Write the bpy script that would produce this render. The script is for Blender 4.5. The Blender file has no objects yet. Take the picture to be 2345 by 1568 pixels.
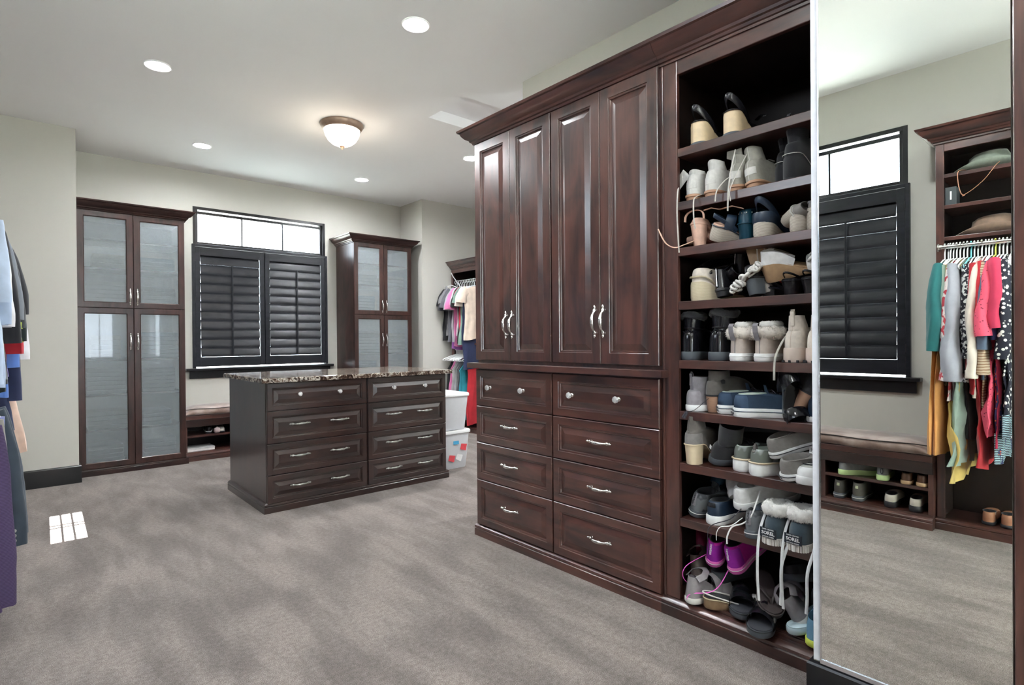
import bpy, bmesh, math, random
from mathutils import Vector, Matrix, Euler, noise
random.seed(7)
SC = bpy.context.scene
COL = SC.collection
PI = math.pi

# ---------------------------------------------------------------- camera, world, sun, exposure
cam_d = bpy.data.cameras.new('camera')
cam = bpy.data.objects.new('camera', cam_d)
COL.objects.link(cam)
SC.camera = cam
F_PX, YAW, PITCH, ROLL = 1279.36, 0.723111, -0.0043291, 0.0077986
cam_d.sensor_width = 36.0
cam_d.lens = F_PX / 2345.0 * 36.0
cam_d.clip_start = 0.02
_f = Vector((math.sin(YAW) * math.cos(PITCH), math.cos(YAW) * math.cos(PITCH), math.sin(PITCH)))
_r = Vector((math.cos(YAW), -math.sin(YAW), 0))
_d = _f.cross(_r)
_c, _s = math.cos(ROLL), math.sin(ROLL)
_r2 = _r * _c + _d * _s
_d2 = _d * _c - _r * _s
m = Matrix.Identity(4)
for i in range(3):
    m[i][0] = _r2[i]; m[i][1] = -_d2[i]; m[i][2] = -_f[i]
m[0][3], m[1][3], m[2][3] = 0, 0, 1.15
cam.matrix_world = m

SC.view_settings.view_transform = 'Standard'
SC.view_settings.look = 'None'
SC.view_settings.gamma = 1.0
SC.view_settings.use_curve_mapping = False
SC.view_settings.exposure = 0.45
SC.cycles.max_bounces = 8
SC.cycles.diffuse_bounces = 5
SC.cycles.glossy_bounces = 4
SC.cycles.transmission_bounces = 6
SC.cycles.transparent_max_bounces = 12
SC.cycles.sample_clamp_indirect = 60.0
SC.cycles.caustics_reflective = False
SC.cycles.caustics_refractive = False
SC.cycles.use_denoising = True
try:
    SC.cycles.use_light_tree = True
except Exception:
    pass

world = bpy.data.worlds.new('sky'); SC.world = world
world.use_nodes = True
wn = world.node_tree.nodes; wl = world.node_tree.links
wn['Background'].inputs['Color'].default_value = (0.80, 0.90, 1.0, 1)
wn['Background'].inputs['Strength'].default_value = 12.5

sun_d = bpy.data.lights.new('sun', 'SUN'); sun_d.energy = 200.0; sun_d.angle = 0.0009
sun_d.color = (1.0, 0.96, 0.9)
sun = bpy.data.objects.new('sun', sun_d); COL.objects.link(sun)
sun.rotation_euler = Vector((0.07, 2.99, -1.0)).to_track_quat('-Z', 'Y').to_euler()

ZC = 2.92          # ceiling height
CAN_W = 14.0       # recessed lamp power
DOME_W = 3.0      # ceiling dome lamp power
UP_W = 22.0        # added unseen uplights that brighten the ceiling

# ---------------------------------------------------------------- helpers
def tag(o, label=None, cat=None, group=None, kind=None):
    if label: o['label'] = label
    if cat: o['category'] = cat
    if group: o['group'] = group
    if kind: o['kind'] = kind
    return o

def empty(name, loc=(0, 0, 0), rz=0, rot=None):
    o = bpy.data.objects.new(name, None)
    o.empty_display_size = 0.05
    COL.objects.link(o); o.location = loc
    o.rotation_euler = rot if rot else (0, 0, rz)
    return o

def thing(name, label, cat, loc=(0, 0, 0), rz=0, group=None, rot=None):
    return tag(empty(name, loc, rz, rot), label, cat, group)

class MB:
    """collects geometry and links it as one mesh object"""
    def __init__(s): s.v = []; s.f = []; s.mi = []; s.m = 0; s.recalc = True
    def add(s, vs, fs):
        b = len(s.v); s.v += [tuple(p) for p in vs]
        s.f += [tuple(b + i for i in f) for f in fs]; s.mi += [s.m] * len(fs)
        return s
    def box(s, x0, x1, y0, y1, z0, z1):
        vs = [(x, y, z) for z in (z0, z1) for y in (y0, y1) for x in (x0, x1)]
        return s.add(vs, [(0, 2, 3, 1), (4, 5, 7, 6), (0, 1, 5, 4), (2, 6, 7, 3), (0, 4, 6, 2), (1, 3, 7, 5)])
    def quad(s, a, b, c, d): return s.add([a, b, c, d], [(0, 1, 2, 3)])
    def loft(s, loops, closed=True, cap0=False, cap1=False):
        n = len(loops[0]); vs = [p for l in loops for p in l]; fs = []
        k = n if closed else n - 1
        for i in range(len(loops) - 1):
            for j in range(k):
                a = i * n + j; b = i * n + (j + 1) % n
                fs.append((a, b, b + n, a + n))
        if cap0: fs.append(tuple(reversed(range(n))))
        if cap1: fs.append(tuple(range((len(loops) - 1) * n, len(loops) * n)))
        return s.add(vs, fs)
    def lathe(s, prof, n=16, c=(0, 0, 0), axis='z'):
        loops = []
        for r, h in prof:
            l = []
            for k in range(n):
                a = 2 * PI * k / n; x, y = r * math.cos(a), r * math.sin(a)
                p = {'z': (x, y, h), 'y': (x, h, -y), 'x': (h, x, y)}[axis]
                l.append((c[0] + p[0], c[1] + p[1], c[2] + p[2]))
            loops.append(l)
        return s.loft(loops, True, prof[0][0] > 1e-5, prof[-1][0] > 1e-5)
    def tube(s, pts, r, n=8, flat=1.0, up=None, cap=True, closed=False):
        """round or flattened tube; r scalar or list; flat = thickness / width"""
        P = [Vector(p) for p in pts]; N = len(P)
        R = r if isinstance(r, (list, tuple)) else [r] * N
        T = []
        for i in range(N):
            if closed: t = P[(i + 1) % N] - P[i - 1]
            else: t = P[min(i + 1, N - 1)] - P[max(i - 1, 0)]
            T.append(t.normalized() if t.length > 1e-9 else Vector((0, 0, 1)))
        if up is None:
            up0 = Vector((0, 0, 1)) if abs(T[0].z) < 0.9 else Vector((1, 0, 0))
            side = T[0].cross(up0).normalized()
        loops = []
        for i in range(N):
            if up is not None:
                u = Vector(up[i]) if isinstance(up, list) else Vector(up)
                side = T[i].cross(u)
                side = side.normalized() if side.length > 1e-6 else Vector((1, 0, 0))
            else:
                side = (side - T[i] * side.dot(T[i]))
                side = side.normalized() if side.length > 1e-6 else Vector((1, 0, 0))
            nn = side.cross(T[i]).normalized()
            l = []
            for k in range(n):
                a = 2 * PI * k / n + (PI / 4 if n == 4 else 0)
                l.append(P[i] + side * (R[i] * math.cos(a)) + nn * (R[i] * flat * math.sin(a)))
            loops.append(l)
        if closed: loops.append(loops[0])
        return s.loft(loops, True, cap and not closed, cap and not closed)
    def molding(s, path, prof, closed=False):
        """sweep profile (d, z) along a plan path; d is offset to the path's right side, mitred"""
        n = len(path); P = [Vector((p[0], p[1])) for p in path]; loops = []
        for i in range(n):
            a = P[i] - P[i - 1] if (i > 0 or closed) else P[1] - P[0]
            b = P[(i + 1) % n] - P[i] if (i < n - 1 or closed) else P[-1] - P[-2]
            a.normalize(); b.normalize()
            na = Vector((a.y, -a.x)); nb = Vector((b.y, -b.x))
            mm = na + nb; mm = mm / max(1e-6, mm.dot(na)) if mm.length > 1e-6 else na
            loops.append([(P[i].x + mm.x * d, P[i].y + mm.y * d, z) for d, z in prof])
        if closed: loops.append(loops[0])
        return s.loft(loops, True, not closed, not closed)
    def rings(s, w, h, rg, x=0, z=0):
        """panel face in the XZ plane (front towards -y): rg = [(inset, y), ...] from the outside in"""
        loops = []
        for ins, y in rg:
            loops.append([(x + ins, y, z + ins), (x + w - ins, y, z + ins), (x + w - ins, y, z + h - ins), (x + ins, y, z + h - ins)])
        return s.loft(loops, True, False, True)
    def mesh(s, name, smooth=None):
        me = bpy.data.meshes.new(name)
        me.from_pydata(s.v, [], s.f); me.update()
        if s.recalc:
            b = bmesh.new(); b.from_mesh(me); bmesh.ops.recalc_face_normals(b, faces=b.faces); b.to_mesh(me); b.free()
        if any(s.mi): me.polygons.foreach_set('material_index', s.mi)
        if smooth is not None:
            me.polygons.foreach_set('use_smooth', [True] * len(s.f))
            if smooth < 179:
                try: me.set_sharp_from_angle(angle=math.radians(smooth))
                except Exception: pass
        return me
    def build(s, name, mats, parent=None, loc=None, rot=None, smooth=None, bevel=0, sub=0, label=None):
        me = s.mesh(name, smooth)
        for mt in (mats if isinstance(mats, (list, tuple)) else [mats]): me.materials.append(mt)
        return place(name, me, parent, loc, rot, bevel, sub, label)

def place(name, me, parent=None, loc=None, rot=None, bevel=0, sub=0, label=None, scale=None):
    o = bpy.data.objects.new(name, me); COL.objects.link(o)
    if parent: o.parent = parent
    if loc: o.location = loc
    if rot: o.rotation_euler = rot
    if scale: o.scale = scale
    if bevel:
        b = o.modifiers.new('bevel', 'BEVEL'); b.width = bevel; b.segments = 2; b.limit_method = 'ANGLE'; b.angle_limit = 0.6
    if sub:
        q = o.modifiers.new('sub', 'SUBSURF'); q.levels = sub; q.render_levels = sub
    if label: o['label'] = label
    return o

def struct(o): o['kind'] = 'structure'; return o

def copy_tree(o, parent=None):
    c = o.copy(); COL.objects.link(c)
    if parent: c.parent = parent
    for ch in list(o.children): copy_tree(ch, c)
    return c

# ---------------------------------------------------------------- materials
def new_mat(name):
    mt = bpy.data.materials.new(name); mt.use_nodes = True
    nt = mt.node_tree
    return mt, nt.nodes, nt.links, nt.nodes['Principled BSDF']

def mat(name, col, rough=0.6, metal=0.0, var=0.08, scale=30, bump=0.0, bscale=200, spec=0.5, sheen=0.0, coat=0.0, trans=0.0):
    """plain surface with small procedural tone variation and fine relief"""
    mt, N, L, B = new_mat(name)
    B.inputs['Roughness'].default_value = rough
    B.inputs['Metallic'].default_value = metal
    B.inputs['Specular IOR Level'].default_value = spec
    B.inputs['Sheen Weight'].default_value = sheen
    B.inputs['Coat Weight'].default_value = coat
    B.inputs['Transmission Weight'].default_value = trans
    tc = N.new('ShaderNodeTexCoord')
    nz = N.new('ShaderNodeTexNoise'); nz.inputs['Scale'].default_value = scale; nz.inputs['Detail'].default_value = 3
    L.new(tc.outputs['Object'], nz.inputs['Vector'])
    rp = N.new('ShaderNodeValToRGB')
    rp.color_ramp.elements[0].position = 0.3; rp.color_ramp.elements[1].position = 0.7
    rp.color_ramp.elements[0].color = tuple(max(0, c * (1 - var)) for c in col[:3]) + (1,)
    rp.color_ramp.elements[1].color = tuple(min(1, c * (1 + var)) for c in col[:3]) + (1,)
    L.new(nz.outputs['Fac'], rp.inputs['Fac']); L.new(rp.outputs['Color'], B.inputs['Base Color'])
    if bump:
        n2 = N.new('ShaderNodeTexNoise'); n2.inputs['Scale'].default_value = bscale; n2.inputs['Detail'].default_value = 2
        L.new(tc.outputs['Object'], n2.inputs['Vector'])
        bp = N.new('ShaderNodeBump'); bp.inputs['Strength'].default_value = bump; bp.inputs['Distance'].default_value = 0.002
        L.new(n2.outputs['Fac'], bp.inputs['Height']); L.new(bp.outputs['Normal'], B.inputs['Normal'])
    return mt

def ramp(N, stops, interp='LINEAR'):
    r = N.new('ShaderNodeValToRGB'); cr = r.color_ramp; cr.interpolation = interp
    while len(cr.elements) < len(stops): cr.elements.new(0.5)
    for e, (p, c) in zip(cr.elements, stops): e.position = p; e.color = tuple(c[:3]) + (1,)
    return r

def wood(name, vertical=True, dark=(0.026, 0.011, 0.010), light=(0.115, 0.042, 0.031), rough=0.3, coat=0.75):
    mt, N, L, B = new_mat(name)
    tc = N.new('ShaderNodeTexCoord'); oi = N.new('ShaderNodeObjectInfo')
    ml = N.new('ShaderNodeVectorMath'); ml.operation = 'SCALE'; ml.inputs['Scale'].default_value = 17.0
    cx = N.new('ShaderNodeCombineXYZ')
    for k in range(3): L.new(oi.outputs['Random'], cx.inputs[k])
    L.new(cx.outputs[0], ml.inputs[0])
    ad = N.new('ShaderNodeVectorMath'); ad.operation = 'ADD'
    L.new(tc.outputs['Object'], ad.inputs[0]); L.new(ml.outputs[0], ad.inputs[1])
    mp = N.new('ShaderNodeMapping'); mp.inputs['Scale'].default_value = (1, 1, 0.10) if vertical else (0.10, 1, 1)
    L.new(ad.outputs[0], mp.inputs['Vector'])
    g = N.new('ShaderNodeTexNoise'); g.inputs['Scale'].default_value = 26; g.inputs['Detail'].default_value = 6; g.inputs['Roughness'].default_value = 0.6
    g.inputs['Distortion'].default_value = 0.6
    L.new(mp.outputs[0], g.inputs['Vector'])
    mp2 = N.new('ShaderNodeMapping'); mp2.inputs['Scale'].default_value = (1, 1, 0.38) if vertical else (0.38, 1, 1)
    L.new(ad.outputs[0], mp2.inputs['Vector'])
    b = N.new('ShaderNodeTexNoise'); b.inputs['Scale'].default_value = 7; b.inputs['Detail'].default_value = 3; b.inputs['Distortion'].default_value = 1.2
    L.new(mp2.outputs[0], b.inputs['Vector'])
    mx = N.new('ShaderNodeMath'); mx.operation = 'MULTIPLY_ADD'; mx.inputs[1].default_value = 0.42
    m2 = N.new('ShaderNodeMath'); m2.operation = 'MULTIPLY'; m2.inputs[1].default_value = 0.58
    L.new(b.outputs['Fac'], m2.inputs[0]); L.new(g.outputs['Fac'], mx.inputs[0]); L.new(m2.outputs[0], mx.inputs[2])
    mid = tuple((a * 1.2 + c) / 2.2 for a, c in zip(dark, light))
    rp = ramp(N, [(0.36, dark), (0.50, mid), (0.66, light)])
    L.new(mx.outputs[0], rp.inputs['Fac']); L.new(rp.outputs['Color'], B.inputs['Base Color'])
    B.inputs['Roughness'].default_value = rough
    B.inputs['Coat Weight'].default_value = coat; B.inputs['Coat Roughness'].default_value = 0.26; B.inputs['Coat IOR'].default_value = 1.65
    if coat < .5: B.inputs['Specular IOR Level'].default_value = 0.3
    bp = N.new('ShaderNodeBump'); bp.inputs['Strength'].default_value = 0.08; bp.inputs['Distance'].default_value = 0.001
    L.new(g.outputs['Fac'], bp.inputs['Height']); L.new(bp.outputs['Normal'], B.inputs['Normal'])
    return mt

M = {}
M['wood_v'] = wood('mahogany_vertical_grain')
M['wood_h'] = wood('mahogany_horizontal_grain', False)
M['wood_dv'] = wood('dark_mahogany_vertical_grain', True, (0.010, 0.0045, 0.004), (0.034, 0.013, 0.010), 0.3)
M['wood_dh'] = wood('dark_mahogany_horizontal_grain', False, (0.010, 0.0045, 0.004), (0.038, 0.014, 0.010), 0.3)
M['wood_fv'] = wood('dimmed_mahogany_vertical_grain', True, (0.016, 0.007, 0.006), (0.060, 0.023, 0.018), 0.34, .2)  # same mahogany copied darker with less sheen, to offset light reflected there
M['wood_fh'] = wood('dimmed_mahogany_horizontal_grain', False, (0.014, 0.006, 0.006), (0.050, 0.020, 0.016), 0.34, .25)
M['wood_in'] = mat('cabinet_interior_brown', (0.018, 0.010, 0.008), 0.5, var=0.2, scale=12)
M['black'] = mat('black_painted_trim', (0.006, 0.006, 0.008), 0.28, var=0.1)
M['shutter'] = wood('black_stained_shutter_wood', False, (0.005, 0.006, 0.009), (0.016, 0.017, 0.023), 0.34, .1)
M['louver'] = wood('black_stained_louver_wood', False, (0.008, 0.009, 0.012), (0.026, 0.026, 0.031), 0.33, .1)
M['wall'] = mat('beige_wall_paint', (0.55, 0.54, 0.495), 0.75, var=0.012, scale=2, bump=0.06, bscale=260)
M['ceil'] = mat('white_ceiling_paint', (0.88, 0.885, 0.90), 0.85, var=0.01, scale=2, bump=0.05, bscale=220)
M['chrome'] = mat('brushed_nickel', (0.78, 0.76, 0.73), 0.22, 1.0, var=0.08, scale=120)
M['pewter'] = mat('dark_pewter', (0.36, 0.36, 0.34), 0.3, 1.0, var=0.3, scale=90)
M['silver'] = mat('silver_channel', (0.80, 0.83, 0.90), 0.2, 1.0, var=0.02)
M['whitepl'] = mat('white_plastic', (0.80, 0.80, 0.80), 0.35, var=0.02)
M['bronze'] = mat('warm_bronze_rim', (0.30, 0.21, 0.16), 0.4, 0.5, var=0.1)

def carpet():
    mt, N, L, B = new_mat('taupe_cut_pile_carpet')
    tc = N.new('ShaderNodeTexCoord')
    f = N.new('ShaderNodeTexNoise'); f.inputs['Scale'].default_value = 330; f.inputs['Detail'].default_value = 2; f.inputs['Roughness'].default_value = 0.8
    L.new(tc.outputs['Object'], f.inputs['Vector'])
    md = N.new('ShaderNodeTexNoise'); md.inputs['Scale'].default_value = 55; md.inputs['Detail'].default_value = 3
    L.new(tc.outputs['Object'], md.inputs['Vector'])
    mp = N.new('ShaderNodeMapping'); mp.inputs['Scale'].default_value = (5.5, 1.6, 1); mp.inputs['Rotation'].default_value = (0, 0, -0.35)
    L.new(tc.outputs['Object'], mp.inputs['Vector'])
    g = N.new('ShaderNodeTexNoise'); g.inputs['Scale'].default_value = 1.3; g.inputs['Detail'].default_value = 6; g.inputs['Distortion'].default_value = 0.3
    L.new(mp.outputs[0], g.inputs['Vector'])
    r1 = ramp(N, [(0.36, (0.072, 0.055, 0.049)), (0.50, (0.205, 0.168, 0.155)), (0.64, (0.40, 0.35, 0.335))])
    a = N.new('ShaderNodeMath'); a.operation = 'MULTIPLY_ADD'; a.inputs[1].default_value = 0.8
    b = N.new('ShaderNodeMath'); b.operation = 'MULTIPLY'; b.inputs[1].default_value = 0.2
    L.new(md.outputs['Fac'], b.inputs[0]); L.new(f.outputs['Fac'], a.inputs[0]); L.new(b.outputs[0], a.inputs[2])
    L.new(a.outputs[0], r1.inputs['Fac'])
    r2 = ramp(N, [(0.36, (0.74, 0.72, 0.70)), (0.50, (0.98, 0.965, 0.95)), (0.62, (1.26, 1.24, 1.22))])
    L.new(g.outputs['Fac'], r2.inputs['Fac'])
    mx = N.new('ShaderNodeMix'); mx.data_type = 'RGBA'; mx.blend_type = 'MULTIPLY'; mx.inputs[0].default_value = 1.0
    L.new(r1.outputs['Color'], mx.inputs[6]); L.new(r2.outputs['Color'], mx.inputs[7])
    L.new(mx.outputs[2], B.inputs['Base Color'])
    B.inputs['Roughness'].default_value = 0.95; B.inputs['Sheen Weight'].default_value = 0.25; B.inputs['Specular IOR Level'].default_value = 0.1
    bp = N.new('ShaderNodeBump'); bp.inputs['Strength'].default_value = 0.9; bp.inputs['Distance'].default_value = 0.006
    L.new(a.outputs[0], bp.inputs['Height']); L.new(bp.outputs['Normal'], B.inputs['Normal'])
    return mt
M['carpet'] = carpet()

def granite():
    mt, N, L, B = new_mat('brown_cream_granite')
    tc = N.new('ShaderNodeTexCoord')
    n1 = N.new('ShaderNodeTexNoise'); n1.inputs['Scale'].default_value = 19; n1.inputs['Detail'].default_value = 7; n1.inputs['Roughness'].default_value = 0.65; n1.inputs['Distortion'].default_value = 1.6
    L.new(tc.outputs['Object'], n1.inputs['Vector'])
    r = ramp(N, [(0.30, (0.012, 0.008, 0.007)), (0.44, (0.05, 0.028, 0.02)), (0.515, (0.16, 0.11, 0.08)), (0.56, (0.66, 0.61, 0.53)), (0.60, (0.06, 0.04, 0.03)), (0.72, (0.02, 0.014, 0.012))])
    L.new(n1.outputs['Fac'], r.inputs['Fac']); L.new(r.outputs['Color'], B.inputs['Base Color'])
    B.inputs['Roughness'].default_value = 0.09
    return mt
M['granite'] = granite()

def frosted():
    mt, N, L, B = new_mat('frosted_glass')
    B.inputs['Base Color'].default_value = (0.74, 0.82, 0.87, 1)
    B.inputs['Roughness'].default_value = 0.18
    B.inputs['Transmission Weight'].default_value = 0.76
    B.inputs['IOR'].default_value = 1.2
    B.inputs['Coat Weight'].default_value = 0.6; B.inputs['Coat Roughness'].default_value = 0.02
    return mt
M['frost'] = frosted()

def clear_glass(name='window_glass', refl=0.06, col=(1, 1, 1)):
    mt, N, L, B = new_mat(name)
    t = N.new('ShaderNodeBsdfTransparent'); t.inputs['Color'].default_value = tuple(col) + (1,)
    g = N.new('ShaderNodeBsdfGlossy'); g.inputs['Roughness'].default_value = 0.02
    mx = N.new('ShaderNodeMixShader'); mx.inputs['Fac'].default_value = refl
    L.new(t.outputs[0], mx.inputs[1]); L.new(g.outputs[0], mx.inputs[2])
    L.new(mx.outputs[0], N['Material Output'].inputs['Surface'])
    return mt
M['glass'] = clear_glass()
M['binpl'] = mat('clear_plastic', (0.90, 0.92, 0.96), 0.35, var=0.02, trans=0.25)

def crystal():
    mt, N, L, B = new_mat('crystal')
    B.inputs['Base Color'].default_value = (0.95, 0.95, 0.97, 1)
    B.inputs['Transmission Weight'].default_value = 0.6; B.inputs['Roughness'].default_value = 0.03; B.inputs['IOR'].default_value = 1.6
    return mt
M['crystal'] = crystal()

def mirror_mat():
    mt, N, L, B = new_mat('mirror_glass')
    B.inputs['Base Color'].default_value = (0.90, 0.92, 0.90, 1); B.inputs['Metallic'].default_value = 1; B.inputs['Roughness'].default_value = 0.0
    return mt
M['mirror'] = mirror_mat()

def emit(name, col, s):
    mt, N, L, B = new_mat(name)
    B.inputs['Emission Color'].default_value = tuple(col) + (1,); B.inputs['Emission Strength'].default_value = s
    B.inputs['Base Color'].default_value = (0.9, 0.9, 0.9, 1)
    return mt
M['lamp'] = emit('lamp_lens', (1, 1, 1), 22)
M['dome'] = emit('lit_alabaster_dome', (1, 0.93, 0.82), 3.2)

def pattern(name, base, spots, scale=60, thr=0.32, kind='VORONOI', rough=0.85):
    """printed fabric: spots of a second colour on a base"""
    mt, N, L, B = new_mat(name)
    tc = N.new('ShaderNodeTexCoord')
    if kind == 'VORONOI':
        t = N.new('ShaderNodeTexVoronoi'); t.inputs['Scale'].default_value = scale; out = t.outputs['Distance']
    elif kind == 'WAVE':
        t = N.new('ShaderNodeTexWave'); t.inputs['Scale'].default_value = scale; t.bands_direction = 'Z'; t.inputs['Distortion'].default_value = 2.0; out = t.outputs['Fac']
    else:
        t = N.new('ShaderNodeTexNoise'); t.inputs['Scale'].default_value = scale; t.inputs['Detail'].default_value = 1.0; out = t.outputs['Fac']
    L.new(tc.outputs['Object'], t.inputs['Vector'])
    r = ramp(N, [(0.0, spots), (thr, spots), (thr + 0.04, base)], 'LINEAR')
    L.new(out, r.inputs['Fac']); L.new(r.outputs['Color'], B.inputs['Base Color'])
    B.inputs['Roughness'].default_value = rough
    return mt

_cache = {}
def cloth(name, col, rough=0.85):
    k = ('cloth', name)
    if k not in _cache: _cache[k] = mat(name, col, rough, var=0.10, scale=14, bump=0.15, bscale=500, sheen=0.15)
    return _cache[k]
def surf(name, col, rough=0.5, **kw):
    k = ('surf', name)
    if k not in _cache: _cache[k] = mat(name, col, rough, **kw)
    return _cache[k]

# ---------------------------------------------------------------- room shell
XL, XS, YF, YR, YB = -0.746, 1.853, 5.84, 5.98, 6.50   # left wall, mirror wall face, front walls beside the window alcove, window wall
AX0, AX1 = 0.365, 3.79                                   # window alcove
XR, YN = 4.86, -2.4
def wall(name, build): 
    mb = MB(); build(mb); return struct(mb.build(name, M['wall']))
def with_hole(mb, a0, a1, h0, h1, z0, z1, lo, hi, top, along='x'):
    """wall slab from a0 to a1 with an opening h0..h1 / z0..z1"""
    def bx(u0, u1, w0, w1):
        if along == 'x': mb.box(u0, u1, lo, hi, w0, w1)
        else: mb.box(lo, hi, u0, u1, w0, w1)
    bx(a0, h0, 0, top); bx(h1, a1, 0, top); bx(h0, h1, 0, z0); bx(h0, h1, z1, top)

W1 = (1.355, 2.760)      # window_1 x range
W2 = (1.040, 2.445)      # window_2 y range on the left wall
WZ = (0.885, 2.560)
mb = MB(); mb.box(XL - .2, XR + .2, YN - .2, YB + .2, -.06, 0)
struct(mb.build('floor', M['carpet']))
# ceiling with the attic hatch recess
HX0, HX1, HY0, HY1 = 2.452, 3.06, 3.262, 3.757
mb = MB(); t = ZC + .12
mb.box(XL - .2, HX0, YN - .2, YB + .2, ZC, t); mb.box(HX1, XR + .2, YN - .2, YB + .2, ZC, t)
mb.box(HX0, HX1, YN - .2, HY0, ZC, t); mb.box(HX0, HX1, HY1, YB + .2, ZC, t)
struct(mb.build('ceiling', M['ceil']))
mb = MB(); mb.box(HX0, HX1, HY0, HY1, ZC + .085, ZC + .119)
struct(mb.build('trim_1', M['ceil']))
wall('wall_back', lambda q: with_hole(q, AX0, AX1, W1[0], W1[1], WZ[0], WZ[1], YB, YB + .16, ZC))
wall('wall_left', lambda q: with_hole(q, YN, YF, W2[0], W2[1], WZ[0], WZ[1], XL - .06, XL, ZC, 'y'))
wall('wall_front_left', lambda q: q.box(XL - .16, AX0, YF, YB + .16, 0, ZC))
wall('wall_front_right', lambda q: q.box(AX1, XR + .16, YR, YB + .16, 0, ZC))
wall('wall_right', lambda q: q.box(XR, XR + .16, YN, YR, 0, ZC))
wall('wall_divider', lambda q: q.box(2.607, 2.76, YN, 2.822, 0, ZC))
S4 = (-.028, .142, 2.195, 2.445)      # added high sash opening behind the camera, shaped to throw the sun patch
def near_wall(q):
    b = lambda x0, x1, z0, z1: q.box(x0, x1, YN - .10, YN, z0, z1)
    b(XL - .16, -.35, 0, ZC); b(1.55, XR + .16, 0, ZC); b(-.35, 1.55, 0, .80); b(-.35, 1.55, 2.02, S4[2]); b(-.35, 1.55, S4[3], ZC)
    b(-.35, S4[0], S4[2], S4[3]); b(S4[1], 1.55, S4[2], S4[3])
wall('wall_near', near_wall)
wall('wall_mirror', lambda q: q.box(XS, 2.606, 0.2175, 0.6865, 0, ZC))

def baseboard(name, pts):
    mb = MB(); mb.molding(pts, [(0, 0), (.016, 0), (.016, .136), (.012, .142), (.003, .145), (0, .145)])
    return struct(mb.build(name, M['black']))
baseboard('baseboard_left', [(XL, YF), (AX0, YF), (AX0, YF + .14)])
baseboard('baseboard_right', [(AX1, YR + .03), (AX1, YR), (XR, YR)])
baseboard('baseboard_mirror', [(XS + .12, 0.6865), (XS, 0.6865), (XS, 0.2175)])

# ---------------------------------------------------------------- windows with louvred shutters (front faces local -y)
def louver_mesh(w):
    mb = MB(); n = 12; loops = []
    for xx in (0, w):
        loops.append([(xx, .006 * math.sin(2 * PI * k / n), .0506 * math.cos(2 * PI * k / n)) for k in range(n)])
    mb.loft(loops, True, True, True)
    return mb.mesh('louver', 50)

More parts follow.
